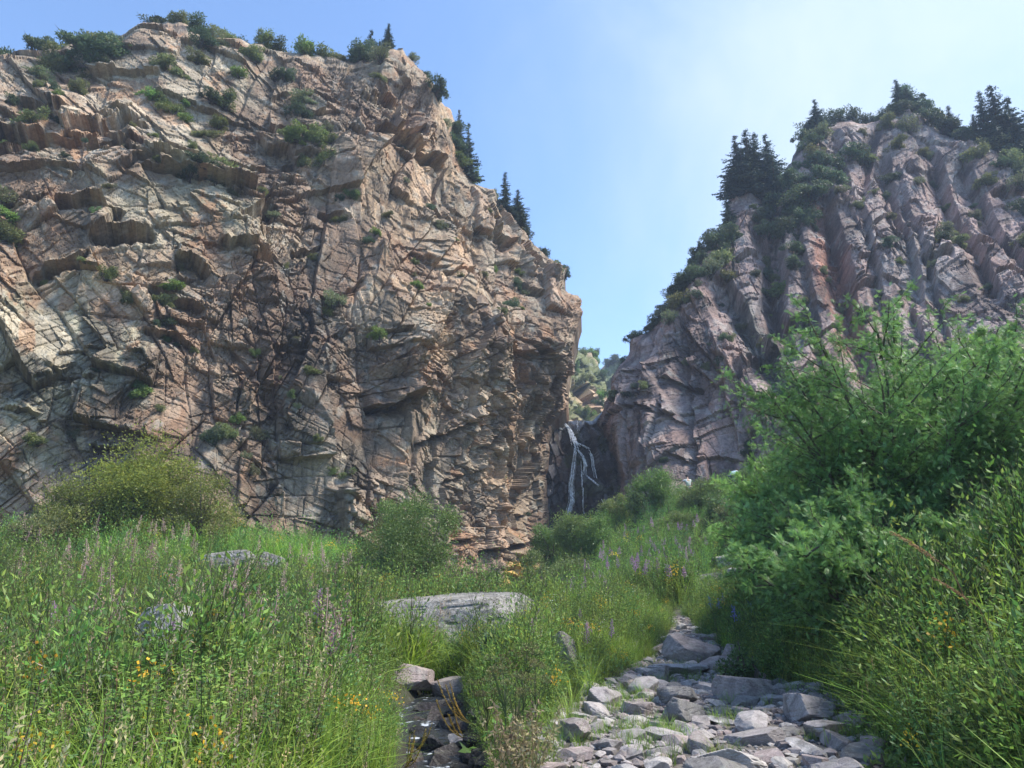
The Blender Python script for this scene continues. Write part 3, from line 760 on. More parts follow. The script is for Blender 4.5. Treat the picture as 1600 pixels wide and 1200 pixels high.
def shrub_proto(seed, cols, rx=1., rz=.8, lobes=20, leaves=4200, L=.10, W=.055, twigs=10):
    g = Geo(); r = np.random.default_rng(seed + 100)
    C, R = foliage(g, seed, rx, rz, lobes, leaves, L, W, cols)
    for i in range(twigs):
        c = C[i % len(C)]; b = np.array([r.normal() * .05, r.normal() * .05, -.12])
        mid = (b + c) / 2 + r.normal(size=3) * .08; tip = c + (c - b) * .35 + r.normal(size=3) * .1
        g.tube([b, mid, c, tip], [.03, .02, .012, .004], BARK, 4)
    return g.build('shrub', M_LEAF, link=False).data

SHR = {'d': [shrub_proto(1, DARK), shrub_proto(2, DARK, 1, .95, 20, 3000, .12, .06), shrub_proto(3, DARK, 1, .6, 18, 2600)],
       'o': [shrub_proto(4, OLIVE), shrub_proto(5, OLIVE, 1, .65, 16, 2200, .14, .06), shrub_proto(6, GREY + OLIVE, 1, .8, 14, 1800, .14, .05, 16)],
       'g': [shrub_proto(7, BRIGHT + OLIVE), shrub_proto(8, BRIGHT, 1, .6, 16, 2200, .16, .05), shrub_proto(9, BRIGHT + DARK, 1, .9, 18, 2800)]}

KINDW = {'d': 'dark green', 'o': 'olive green', 'g': 'bright green'}

def kd_big(size):
    return size > 24

def add_shrub(C, u, v, size, k, label, group, i, name='shrub'):
    P, n = cliff_pt(C, u, v)
    o = bpy.data.objects.new(name, SHR[k][i % 3]); COL.objects.link(o)
    d = P[1] * CP + (P[2] - CAMZ) * SP
    s = size / FPX * d * (.95 if kd_big(size) else 1.15)
    o.location = Vector(P) + Vector((0, 0, -s * .35)) + Vector(n) * (s * .15)
    rr = random.Random(i * 7 + int(u))
    o.rotation_euler = (rr.uniform(-.2, .2) + .25 * (n[1] < -.5), rr.uniform(-.2, .2), rr.uniform(0, 6.28))
    o.scale = (s * rr.uniform(.75, 1.35), s * rr.uniform(.75, 1.2), s * rr.uniform(.65, 1.25))
    tag(o, label, 'shrub' if name == 'shrub' else 'plant', group)
    return o

L_RIM = [(4, 78, 40, 'd'), (20, 68, 40, 'd'), (45, 62, 35, 'd'), (62, 78, 30, 'd'), (80, 72, 35, 'o'), (110, 58, 30, 'd'), (130, 50, 30, 'd'), (150, 48, 30, 'd'), (168, 55, 28, 'd'), (185, 58, 18, 'o'), (255, 32, 24, 'd'), (272, 30, 26, 'd'), (290, 38, 20, 'o'),
         (310, 56, 22, 'd'), (330, 62, 20, 'o'), (358, 58, 18, 'g'), (375, 52, 26, 'd'), (395, 55, 28, 'd'), (412, 66, 26, 'g'), (435, 74, 22, 'd'), (455, 76, 22, 'o'), (475, 80, 24, 'g'), (495, 82, 24, 'o'), (515, 84, 20, 'd'), (533, 78, 24, 'd'), (550, 78, 30, 'd'), (572, 84, 26, 'd'),
         (600, 84, 24, 'd'), (540, 96, 28, 'o'), (640, 100, 12, 'o'), (654, 104, 15, 'd'), (668, 120, 10, 'd'), (684, 148, 10, 'o')]
L_FACE = [(150, 88, 52, 'd'), (170, 75, 34, 'o'), (135, 108, 34, 'd'), (70, 100, 40, 'o'), (100, 95, 30, 'o'), (60, 125, 28, 'o'), (318, 78, 34, 'd'), (310, 100, 20, 'o'), (345, 75, 18, 'o'), (400, 85, 24, 'o'), (375, 120, 18, 'g'), (432, 114, 28, 'd'), (445, 122, 20, 'd'), (470, 163, 30, 'o'), (478, 158, 24, 'o'), (462, 185, 20, 'd'), (560, 100, 34, 'd'), (590, 108, 28, 'o'), (575, 95, 24, 'd'),
          (240, 165, 26, 'g'), (258, 175, 26, 'g'), (275, 185, 26, 'g'), (292, 195, 20, 'g'), (330, 165, 24, 'd'), (340, 198, 28, 'g'), (325, 215, 20, 'o'), (352, 172, 20, 'g'), (262, 125, 20, 'o'), (285, 130, 18, 'o'), (320, 300, 34, 'd'), (335, 312, 24, 'd'), (346, 278, 24, 'o'), (298, 308, 24, 'd'), (330, 265, 18, 'o'), (60, 215, 34, 'o'), (95, 205, 22, 'd'), (130, 150, 18, 'o'),
          (12, 360, 40, 'g'), (2, 335, 36, 'o'), (22, 385, 30, 'g'), (5, 395, 34, 'o'), (60, 270, 14, 'g'), (480, 240, 28, 'g'), (460, 235, 24, 'g'), (500, 265, 22, 'g'), (470, 262, 16, 'o'), (510, 235, 14, 'o'), (540, 318, 16, 'g'), (532, 348, 18, 'g'), (575, 378, 14, 'g'), (680, 360, 15, 'o'), (672, 150, 24, 'd'), (584, 538, 22, 'g'), (515, 482, 24, 'o'), (505, 495, 16, 'g'), (640, 460, 12, 'g'), (175, 463, 18, 'g'), (200, 492, 20, 'o'), (180, 330, 11, 'o'), (158, 375, 11, 'g'),
          (255, 495, 28, 'o'), (270, 475, 20, 'g'), (262, 525, 24, 'd'), (345, 688, 30, 'o'), (370, 662, 18, 'g'), (398, 690, 18, 'o'), (330, 700, 20, 'd'), (225, 632, 20, 'g'), (215, 620, 14, 'g'), (480, 600, 15, 'g'), (525, 745, 18, 'o'), (508, 742, 12, 'g'), (802, 478, 15, 'd'), (815, 442, 13, 'd'), (828, 455, 10, 'o'), (788, 745, 10, 'g'), (445, 215, 12, 'o'), (430, 340, 14, 'o'), (445, 425, 11, 'o'), (585, 130, 14, 'o'), (120, 690, 14, 'o'), (60, 700, 18, 'g'), (300, 560, 10, 'o'), (385, 745, 16, 'o'), (480, 700, 10, 'g'), (840, 900, 16, 'g'), (835, 800, 12, 'd'), (850, 870, 14, 'g'),
          (780, 250, 12, 'o'), (620, 300, 8, 'o'), (600, 345, 9, 'o'), (720, 690, 8, 'g'), (540, 860, 20, 'o'), (530, 850, 14, 'd')]
L_RIGHT = [(716, 235, 20, 'd'), (722, 255, 26, 'g'), (735, 268, 28, 'g'), (748, 262, 28, 'g'), (762, 272, 26, 'd'), (742, 245, 20, 'd'), (712, 210, 16, 'd'), (800, 325, 24, 'g'), (790, 305, 20, 'd'), (812, 338, 18, 'd'), (824, 354, 16, 'd'), (836, 372, 15, 'd'), (852, 390, 16, 'd'), (866, 406, 16, 'd'), (880, 416, 15, 'd'), (888, 428, 12, 'd'), (776, 290, 16, 'o'), (860, 430, 14, 'o')]
R_SHR = [(1115, 360, 22, 'd'), (1098, 375, 22, 'd'), (1075, 395, 20, 'd'), (1125, 385, 26, 'd'), (1100, 405, 26, 'd'), (1082, 440, 24, 'd'), (1062, 458, 24, 'd'), (1048, 478, 22, 'd'), (1030, 496, 20, 'd'), (1012, 508, 18, 'd'), (994, 522, 16, 'd'), (1140, 370, 20, 'd'), (1135, 420, 18, 'o'), (1110, 420, 22, 'o'), (1192, 330, 26, 'd'), (1210, 320, 26, 'd'), (1252, 290, 30, 'd'), (1275, 268, 26, 'd'), (1248, 350, 26, 'd'), (1210, 400, 18, 'd'), (1300, 190, 24, 'd'), (1395, 185, 24, 'd'), (1440, 200, 24, 'd'), (1465, 215, 22, 'd'), (1498, 228, 22, 'd'), (1540, 222, 24, 'd'), (1575, 228, 28, 'd'), (1595, 232, 28, 'd'),
         (1290, 180, 30, 'd'), (1308, 178, 26, 'd'), (1270, 200, 28, 'd'), (1252, 222, 24, 'd'), (1330, 182, 22, 'd'), (1348, 188, 18, 'd'), (1385, 172, 20, 'd'), (1368, 186, 16, 'd'), (1410, 162, 26, 'd'), (1425, 168, 28, 'd'), (1442, 182, 24, 'd'), (1458, 198, 20, 'd'), (1480, 208, 22, 'd'), (1500, 216, 18, 'd'), (1520, 222, 16, 'd'), (1285, 215, 22, 'o'), (1262, 235, 20, 'd'),
         (1240, 330, 38, 'd'), (1215, 340, 32, 'd'), (1262, 310, 36, 'd'), (1225, 365, 34, 'd'), (1240, 388, 22, 'd'), (1285, 290, 34, 'd'), (1302, 268, 28, 'd'), (1322, 252, 26, 'd'), (1342, 250, 24, 'd'), (1360, 242, 20, 'o'), (1245, 268, 26, 'd'), (1262, 258, 20, 'o'), (1230, 300, 28, 'd'), (1200, 350, 24, 'd'), (1270, 345, 20, 'd'), (1205, 380, 18, 'o'), (1222, 282, 20, 'd'),
         (1400, 232, 24, 'o'), (1395, 275, 18, 'd'), (1412, 212, 24, 'o'), (1385, 205, 18, 'o'), (1480, 308, 16, 'o'), (1480, 368, 26, 'o'), (1495, 388, 20, 'o'), (1470, 390, 16, 'd'), (1200, 432, 20, 'd'), (1222, 432, 22, 'g'), (1240, 415, 18, 'd'), (1195, 300, 20, 'd'), (1340, 330, 12, 'o'), (1385, 395, 12, 'd'), (1430, 290, 12, 'o'),
         (1122, 374, 24, 'd'), (1106, 386, 26, 'd'), (1092, 398, 22, 'd'), (1080, 412, 18, 'd'), (1132, 398, 24, 'o'), (1088, 430, 26, 'd'), (1072, 448, 24, 'd'), (1056, 468, 22, 'd'), (1038, 488, 22, 'o'), (1022, 504, 18, 'd'), (1002, 514, 20, 'o'), (986, 530, 14, 'd'), (1140, 345, 14, 'd'), (1070, 470, 24, 'o'), (1045, 500, 18, 'o'), (972, 552, 13, 'd'), (964, 562, 10, 'd'),
         (1550, 240, 38, 'o'), (1580, 258, 38, 'o'), (1520, 258, 26, 'o'), (1590, 300, 30, 'o'), (1545, 290, 20, 'o'), (1600, 330, 30, 'd'), (1560, 270, 26, 'd'), (1610, 280, 40, 'd'), (1350, 500, 18, 'd'), (1358, 485, 14, 'd'), (1270, 622, 34, 'd'), (1295, 642, 30, 'd'), (1250, 608, 20, 'd'), (1285, 600, 20, 'd'), (982, 628, 18, 'd'), (998, 622, 14, 'd'), (1600, 380, 26, 'o'), (1170, 700, 20, 'd'), (1180, 680, 14, 'o'),
         (1050, 730, 10, 'd'), (955, 715, 10, 'd'), (1530, 330, 12, 'o'), (1445, 240, 18, 'o')]
def place(u, v, C):
    if C is LC:
        h = 'topmost' if v < 130 else 'high' if v < 260 else 'mid-height' if v < 450 else 'low' if v < 650 else 'at its foot'
        return h + ' ' + ('at the photo edge' if u < 110 else 'left of the summit' if u < 200 else 'below the summit' if u < 300 else 'right of the summit' if u < 420 else 'below the rim dip' if u < 520 else 'below the pointed spruce' if u < 620 else 'right of the pointed spruce' if u < 700 else 'beside the spruces' if u < 800 else 'above the waterfall')
    h = 'topmost' if v < 230 else 'high' if v < 320 else 'mid-height' if v < 450 else 'low'
    return h + ' ' + ('above the waterfall' if u < 1040 else 'on the slope toward the gap' if u < 1150 else 'under the cluster of spruces' if u < 1240 else 'under the rounded shoulder' if u < 1350 else 'under the highest peak' if u < 1470 else 'toward the tall end spruces')

k = 0
for lst, C, where, group in ((L_RIM, LC, 'on the tan cliff rim', 'shrubs along the rim of the tan cliff'), (L_FACE, LC, 'on the tan cliff face', 'shrubs on the tan cliff face'),
                             (L_RIGHT, LC, "on the tan cliff edge", 'shrubs down the edge of the tan cliff'), (R_SHR, RC, 'on the shaded ribbed cliff', 'shrubs on the shaded cliff')):
    for (u, v, sz, kd) in lst:
        w = KINDW[kd]; size_w = 'big' if sz >= 30 else ('small' if sz < 18 else 'bushy')
        add_shrub(C, u, v, sz, kd, '%s %s shrub %s, %s' % (size_w, w, where, place(u, v, C)), group, k); k += 1
for (u, v, sz, kd) in [(922, 545, 16, 'g'), (932, 552, 14, 'g'), (912, 552, 12, 'g'), (936, 566, 14, 'g'), (905, 572, 14, 'g'), (940, 590, 12, 'd'), (940, 618, 16, 'g'), (932, 630, 14, 'd'), (908, 632, 14, 'g'), (925, 645, 18, 'g'), (912, 650, 16, 'g'), (903, 600, 12, 'o'), (918, 590, 10, 'o'), (902, 645, 14, 'g')]:
    add_shrub(HC, u, v, sz, kd, '%s %s shrub on the sunlit hill seen through the gap' % ('big' if sz > 14 else 'small', KINDW[kd]), 'shrubs on the sunlit hill', k); k += 1
for (u, v, sz) in [(952, 570, 12), (960, 566, 12), (970, 566, 12)]:
    add_shrub(H2, u, v, sz, 'd', 'dark round shrub on the distant ridge in the gap', 'shrubs on the distant ridge', k); k += 1

# small tufts in the cracks
tuft_rnd = random.Random(404); n_t = 0
while n_t < 150:
    Cc = LC if tuft_rnd.random() < .62 else RC
    u = tuft_rnd.uniform(5, 880) if Cc is LC else tuft_rnd.uniform(980, 1595); v = tuft_rnd.uniform(60, 840) if Cc is LC else tuft_rnd.uniform(200, 720)
    ii = int((v - Cc['vs'][0]) / Cc['step']); jj = int((u - Cc['us'][0]) / Cc['step'])
    if not (2 < ii < len(Cc['vs']) - 3 and 2 < jj < len(Cc['us']) - 3) or Cc['sd'][ii, jj] < 6: continue
    P_ = Cc['P']; led = (P_[ii - 2, jj, 1] - P_[ii + 2, jj, 1])              # sits where the rock steps back above
    if led < .12: continue
    kd = tuft_rnd.choice('oogd' if Cc is LC else 'ood')
    add_shrub(Cc, u, v, tuft_rnd.uniform(6, 13), kd, 'tiny %s tuft rooted in a crack of the %s cliff' % (KINDW[kd], 'tan' if Cc is LC else 'shaded'), 'tufts in the cracks of the %s cliff' % ('tan' if Cc is LC else 'shaded'), 2000 + n_t, 'cliff_tuft'); n_t += 1

# --- spruces
def spruce_parts(seed, H=6., R=1.25):
    r = np.random.default_rng(seed)
    t = Geo(); t.tube([(0, 0, -.4), (0, 0, H * .5), (0, 0, H)], [.11, .07, .012], (.09, .065, .05), 6)
    Ps, As, Ns, Ls = [], [], [], []
    z = .25
    while z < H * .985:
        f = z / H; rr = R * (1 - f) ** .8 * r.uniform(.55, 1.3) + .06
        nb = max(4, int(9 * (1 - f) + 3))
        for b in range(nb):
            th = r.uniform(0, 6.28); Lb = rr * r.uniform(.65, 1.2); m = max(3, int(Lb / .085))
            s = np.linspace(.1, 1, m); out = s * Lb
            zz = z + .10 * s - .32 * Lb * s ** 1.5 + .16 * Lb * s ** 4
            c = np.stack([np.cos(th) * out, np.sin(th) * out, zz], -1)
            d = np.array([np.cos(th), np.sin(th), -.25]); side = np.array([-np.sin(th), np.cos(th), 0])
            for sg in (-1, 1, 0, 0):
                Ps.append(c + r.normal(size=c.shape) * .02); As.append(unit(d * .7 + side * sg * .9 + np.array([0, 0, -.35 - .3 * (sg == 0)]) + r.normal(size=c.shape) * .25))
                Ns.append(unit(np.array([0, 0, 1.]) + r.normal(size=c.shape) * .5)); Ls.append(np.full(m, .26) * (1 - .4 * s) * r.uniform(.8, 1.3, m) * (.6 + .6 * (1 - f)))
        z += r.uniform(.13, .21)
    P = np.concatenate(Ps); A = np.concatenate(As); Nn = np.concatenate(Ns); L = np.concatenate(Ls)
    g = Geo(); V, F = leaf_quads(P, A, Nn, L, L * .38)
    g.add(V, F, np.repeat(pal([(.045, .075, .055), (.06, .10, .06), (.035, .06, .05)], len(P), r), 4, 0))
    return t.build('trunk', M_NEEDLE, link=False).data, g.build('crown', M_NEEDLE, link=False).data
SPR = [spruce_parts(i, 6., R) for i, R in ((31, 1.25), (32, 1.05), (33, 1.45))]

def thing(name, loc, label, cat, group=None, rz=0, scale=1):
    o = bpy.data.objects.new(name, None); COL.objects.link(o); o.location = loc; o.rotation_euler = (0, 0, rz)
    o.scale = (scale, scale, scale) if not isinstance(scale, tuple) else scale
    return tag(o, label, cat, group)

def child(name, data, parent, loc=(0, 0, 0)):
    o = bpy.data.objects.new(name, data); COL.objects.link(o); o.parent = parent; o.location = loc
    return o

def spruce(C, u, vb, vt, label, i, group, slim=1.):
    P, n = cliff_pt(C, u, vb); d = P[1] * CP + (P[2] - CAMZ) * SP
    H = (vb - vt) / FPX * d * ((1.45 if u < 620 else 1.0) if C is LC else 1.12); slim = slim * ((.62 if u < 620 else .75) if C is LC else 1.)
    s = H / 6.; o = thing('spruce_tree', (P[0], P[1] + .2, P[2] - .1), label, 'tree', group, i * 1.7, (s * slim * 1.3, s * slim * 1.3, s))
    child('trunk', SPR[i % 3][0], o); child('crown', SPR[i % 3][1], o)

for i, (C, u, vb, vt, lab, grp, sl) in enumerate([
        (LC, 578, 82, 24, 'lone pointed spruce standing on the top rim of the tan cliff', None, 1.5), (LC, 600, 88, 50, 'short spruce beside the pointed one on the top rim of the tan cliff', None, 1.7),
        (LC, 722, 236, 138, "tallest dark spruce on the tan cliff's edge against the sky, upper of the two groups", None, .8), (LC, 734, 275, 172, "slimmer spruce just below the tallest one on the tan cliff's edge", None, .9),
        (LC, 790, 335, 256, "spruce at the step of the tan cliff's edge, lower of the two groups", None, 1.15), (LC, 808, 352, 286, "short spruce below the stepped edge of the tan cliff", None, 1.3),
        (RC, 1156, 292, 206, 'outermost spruce of the cluster on the round-topped pillar', 'spruces on the pillar of the shaded cliff', 1.1), (RC, 1174, 292, 196, 'second spruce in the cluster on the round-topped pillar', 'spruces on the pillar of the shaded cliff', 1.1),
        (RC, 1190, 305, 196, 'tall middle spruce of the cluster on the round-topped pillar', 'spruces on the pillar of the shaded cliff', 1.0), (RC, 1206, 305, 202, 'spruce nearest the notch in the pillar cluster', 'spruces on the pillar of the shaded cliff', 1.1),
        (RC, 1218, 312, 226, 'shortest spruce of the pillar cluster, in the notch', 'spruces on the pillar of the shaded cliff', 1.0),
        (RC, 1164, 300, 222, 'spruce in front of the pillar cluster', 'spruces on the pillar of the shaded cliff', 1.1),
        (RC, 1278, 205, 153, 'small spruce on the shoulder of the shaded cliff', None, 1.2), (RC, 1405, 180, 124, 'spruce on the highest peak of the shaded cliff', None, 1.1), (RC, 1420, 180, 140, 'stubby spruce behind the one on the highest peak', None, 1.5),
        (RC, 1488, 222, 168, 'small lone spruce on the ridge between the peak and the tall group', None, 1.2), (RC, 1544, 238, 142, 'slim spruce of the tall group at the far end of the ridge', 'spruces at the end of the ridge', .9), (RC, 1568, 240, 128, 'tallest spruce of the group at the far end of the ridge', 'spruces at the end of the ridge', 1.15),
        (RC, 1592, 245, 148, 'broad spruce of the group at the far end of the ridge', 'spruces at the end of the ridge', 1.2), (RC, 1526, 232, 182, 'shortest spruce of the group at the far end of the ridge', 'spruces at the end of the ridge', 1.1),
        (RC, 1140, 350, 290, 'thin spruce beside the round-topped pillar', None, .7), (RC, 1095, 400, 372, 'scrubby little spruce on the slope below the pillar', None, 1.6)]):
    spruce(C, u, vb, vt, lab, i, grp, sl)

# ------------------------------------------------------------------ waterfall
m, nt, out = new_mat('falling_water')
b = N(nt, 'ShaderNodeBsdfPrincipled'); b.inputs['Base Color'].default_value = (.92, .95, .98, 1); b.inputs['Roughness'].default_value = .5
tr = N(nt, 'ShaderNodeBsdfTransparent'); tc = N(nt, 'ShaderNodeTexCoord'); mp = N(nt, 'ShaderNodeMapping'); mp.inputs['Scale'].default_value = (9, 9, 1.2)
nn = N(nt, 'ShaderNodeTexNoise', i_Scale=1.6, i_Detail=4.0); mr = N(nt, 'ShaderNodeMapRange'); mr.inputs['From Min'].default_value = .35; mr.inputs['From Max'].default_value = .55; mr.inputs['To Min'].default_value = .15
mx = N(nt, 'ShaderNodeMixShader'); Lk = nt.links.new
Lk(tc.outputs['Object'], mp.inputs['Vector']); Lk(mp.outputs[0], nn.inputs['Vector']); Lk(nn.outputs['Fac'], mr.inputs['Value']); Lk(mr.outputs[0], mx.inputs[0])
Lk(tr.outputs[0], mx.inputs[1]); Lk(b.outputs[0], mx.inputs[2]); Lk(mx.outputs[0], out.inputs['Surface'])
M_FALL = m
fall_base = cliff_pt(WC, 890, 830)[0]
fall = thing('waterfall', fall_base, 'thin white waterfall splitting into strands down the dark wet rock', 'waterfall')

def strand(pts, w, kind='water_strand'):
    r = random.Random(int(pts[0][0] * 13 + w * 100)); P = []; W = []
    pts = np.array(pts, float); n = 24
    s = np.linspace(0, len(pts) - 1, n); us = np.interp(s, range(len(pts)), pts[:, 0]); vs = np.interp(s, range(len(pts)), pts[:, 1])
    for i in range(n):
        q = np.array([cliff_pt(WC, us[i] + dx, vs[i] + dy)[0][1] for dx in (-1.5, 0, 1.5) for dy in (-2, 0, 2)])
        q2 = [cliff_pt(C_, us[i], vs[i]) for C_ in ()]
        P.append(px(us[i] + r.uniform(-.5, .5), vs[i], q.min() - .12)); W.append(w * r.uniform(.6, 1.2) * (.5 if i in (0, n - 1) else 1))
    P = np.array(P) - np.array(fall_base); W = np.array(W); g = Geo(); q = np.random.default_rng(int(pts[0][1] * 7 + w * 991))
    for k_ in range(max(5, int(w * 80))):
        off = q.normal() * w * .75; ph = q.uniform(0, 9); s_ = np.linspace(0, 1, n); a0 = q.uniform(0, .35) if k_ > 1 else 0; a1 = q.uniform(.65, 1) if k_ > 1 else 1
        keep = (s_ >= a0) & (s_ <= a1)
        if keep.sum() < 4: continue
        Q = P + np.stack([off * (.4 + .6 * s_) + .12 * w * np.sin(s_ * 6 + ph) + .006 * q.normal(size=n), -.03 * q.random(n), 0 * s_], -1)
        g.tube(Q[keep], (w * .13 * (.5 + q.random()) * (.7 + .6 * q.random(n)))[keep] + .006, (1, 1, 1), 4)
    o = g.build(kind, M_FALL, fall, smooth=True)
for pts, w in (([(862, 652), (870, 662), (878, 672)], .10), ([(880, 660), (889, 670), (895, 680), (899, 692), (903, 698)], .19), ([(884, 664), (893, 678), (897, 690), (900, 702)], .17), ([(895, 690), (906, 694), (914, 698), (919, 701)], .13), ([(899, 700), (896, 730), (892, 759), (894, 781), (889, 803), (888, 815)], .17),
               ([(900, 702), (898, 730), (895, 750), (896, 785), (893, 800)], .10), ([(887, 803), (885, 812), (890, 829)], .12), ([(902, 702), (911, 714), (914, 726), (914, 742)], .14), ([(918, 700), (925, 713), (928, 735), (930, 748)], .11), ([(908, 720), (909, 745), (910, 765)], .06),
               ([(902, 657), (902, 665), (903, 673)], .08), ([(913, 657), (911, 664)], .07), ([(914, 741), (925, 750), (937, 760)], .10), ([(911, 762), (910, 790), (911, 803)], .06), ([(940, 780), (946, 792), (951, 803)], .08)):
    strand(pts, w)

# ------------------------------------------------------------------ stones
def ico(sub):
    bm = bmesh.new(); bmesh.ops.create_icosphere(bm, subdivisions=sub, radius=1)
    V = np.array([v.co[:] for v in bm.verts]); F = np.array([[v.index for v in f.verts] for f in bm.faces]); bm.free(); return V, F
ICO = ico(5)

def stone_shape(seed, sx, sy, sz, nplanes=11, flat=None, rough=.03):
    r = np.random.default_rng(seed); D = ICO[0]
    nr = unit(r.normal(size=(nplanes, 3))); d = r.uniform(.55, .95, nplanes)
    nr = np.concatenate([nr, unit(np.array([[r.normal() * .2, r.normal() * .2, 1], [0, 0, -1.]]))]); d = np.concatenate([d, [r.uniform(.45, .7), .6]])
    if flat:
        keep = np.abs(nr[:, 2]) < .55; keep[-2:] = True; nr = nr[keep]; d = d[keep] * 1.12; nr[:-2, 2] = np.abs(nr[:-2, 2]); nr = unit(nr); nr[-2] = (0, 0, 1); d[-2] = flat
    dt = D @ nr.T
    rad = np.where(dt > .05, d / np.maximum(dt, .05), 9).min(1); rad = np.minimum(rad, 1.15)
    V = D * rad[:, None]
    nz = fbm(V[:, 0] * 2.5 + V[:, 2] * 1.3 + seed, V[:, 1] * 2.5 - V[:, 2] * 1.9, seed, 5, .6)
    cr = fbm(V[:, 0] * 1.2 + seed, V[:, 2] * 5 + V[:, 1], seed + 3, 3)
    V = V * (1 + rough * nz - .03 * (np.abs(cr) < .05))[:, None]
    return V * np.array([sx, sy, sz])

def stone_cols(V, seed, base):
    n = fbm(V[:, 0] * 3 + seed, V[:, 1] * 3 + V[:, 2] * 2, seed, 5, .65)[:, None]; n2 = fbm(V[:, 0] * 9, V[:, 1] * 9 + V[:, 2] * 7, seed + 5, 3)[:, None]
    li = sstep(.12, .3, fbm(V[:, 0] * 4 + 3, V[:, 1] * 4 + V[:, 2] * 5, seed + 9, 4))[:, None]
    c = np.array(base) * (1 + .65 * n + .35 * n2) * (1 - .3 * li) + np.array([.30, .29, .25]) * .3 * li
    return c
TONES = [(.30, .27, .265), (.38, .345, .335), (.27, .23, .22), (.35, .285, .27), (.18, .17, .165), (.42, .39, .37)]
def stone_mesh(seed, sx, sy, sz, tone, mat, **k):
    V = stone_shape(seed, sx, sy, sz, **k)
    return build('stone', V, [ICO[1]], mat, col=stone_cols(V, seed, tone), smooth=False, link=False).data
STONES = [stone_mesh(500 + i, 1, random.Random(i).uniform(.6, .85), random.Random(i + 50).uniform(.42, .72), TONES[i % 6], M_ROCK) for i in range(18)]
PLACED = []

def put_stone(x, y, w, label, group, i, mesh=None, sink=.25, name='rock', zs=1., cat='rock', rz=None):
    rr = random.Random(i * 31 + 5); me = mesh or STONES[i % len(STONES)]
    o = bpy.data.objects.new(name, me); COL.objects.link(o); s = w / 2
    o.scale = (s, s * rr.uniform(.85, 1.1), s * zs)
    o.rotation_euler = (rr.uniform(-.26, .26), rr.uniform(-.26, .26), rr.uniform(-3, 3) if rz is None else rz)
    o.location = (x, y, gz(x, y) + s * zs * (.38 - sink)); tag(o, label, cat, group)
    PLACED.append((x, y, w / 2)); return o

HAND = [  # u, v, width px, mesh, height factor, label
    (1064, 1128, 76, 4, 1.2, 'large dark grey boulder in the middle of the stone path, below another dark one'), (1060, 1100, 64, 10, 1.1, 'dark grey rock lying just above the large dark boulder on the path'), (1082, 1034, 72, 2, 1.1, 'brown-grey block forming a step high on the path'),
    (1060, 1052, 84, 13, .5, 'long flat pale slab across the upper path'), (1018, 1055, 50, 7, .7, 'flat pale rock at the edge of grass high on the path'), (1118, 1045, 66, 3, .7, 'pinkish slab lying diagonally on the upper path'), (1113, 1083, 52, 1, .8, 'pale wedge rock beside a grass tuft on the path'),
    (927, 1086, 42, 11, 1., 'pale wedge-shaped rock standing alone in grass beside the path'), (1263, 1121, 80, 6, 1., 'largest grey slab at the grassy edge of the path'), (1176, 1162, 76, 12, .6, 'broad flat grey slab low in the path'), (1164, 1104, 52, 16, .9, 'square-topped grey rock in the path centre'),
    (990, 1158, 52, 0, 1., 'pointed grey rock near the lower grass tufts'), (990, 1184, 46, 18 % 18, 1., 'pale faceted rock at the very bottom of the path'), (1100, 1176, 56, 8, 1.1, 'brown-grey angular rock at the bottom centre of the path'), (1066, 1168, 54, 15, .8, 'pinkish rock near the bottom of the path'),
    (1263, 1176, 54, 5, 1., 'pale rounded block low beside the grassy bank'), (1309, 1168, 48, 14, 1., 'reddish dark rock next to the grassy bank'), (1052, 997, 34, 17, .7, 'first pale stone at the top end of the path'), (1072, 990, 28, 7, .7, 'second pale stone at the top end of the path'), (1100, 997, 26, 1, .7, 'third pale stone at the top end of the path'),
    (1148, 1030, 46, 9, 1.3, 'tall pinkish rock against the bank high on the path'), (994, 1130, 44, 11, .6, 'small flat pale rock near the grass tufts'), (900, 1186, 56, 15, .8, 'sandy rock at the bottom edge beside the dried plants'), (878, 1140, 44, 1, .7, 'light rock beside the dried plants'), (1076, 1015, 46, 12, .6, 'flat grey slab near the path top'),
    (1190, 1118, 34, 0, 1., 'mid-sized grey rock next to the square-topped one'), (1155, 1072, 30, 6, .9, 'small grey rock near the bank, upper path'), (1230, 1150, 40, 10, .9, 'dark grey rock in the pile by the bank'), (1130, 1130, 48, 5, .6, 'flat pale slab half covered by a grass tuft'), (1205, 1190, 50, 3, .8, 'pinkish grey rock at the lower edge of the path')]
for i, (u, v, w, mi, zs, lab) in enumerate(HAND):
    P = ground_at(u, v); d = P[1] * CP + (P[2] - CAMZ) * SP
    put_stone(P[0], P[1], w / FPX * d * 1.18, lab, 'rocks of the stony path', i, STONES[mi], sink=.2, zs=zs)
rs = random.Random(77); n_small = 0; tries = 0
while n_small < 262 and tries < 60000:
    tries += 1
    y = rs.uniform(4.8, 19.5) if rs.random() < .45 else rs.uniform(5.5, 11.5)
    c, hw = interp_lane(PATH, np.array([y])); c = float(c[0]); hw = float(hw[0]) * 1.12
    x = c + rs.uniform(-hw, hw)
    w = rs.choice([.13, .17, .21, .26, .32, .40, .50]) * (1 if n_small > 80 else 1.45)
    if any((x - a) ** 2 + ((y - b_) * 1.1) ** 2 < ((w / 2 + r_) * .80) ** 2 for a, b_, r_ in PLACED): continue
    put_stone(x, y, w, ('small' if w < .3 else 'fist-like' if w < .4 else 'medium') + ' loose rock of the path, ' + ('at its lower end' if y < 7 else 'low down' if y < 9 else 'about its middle' if y < 12 else 'at its upper end') + (' on the stream side' if x < c - hw * .4 else ' on the bank side' if x > c + hw * .4 else ' between both verges'), 'loose rocks of the stony path', 100 + n_small, zs=rs.uniform(.7, 1.25), sink=.17)
    n_small += 1
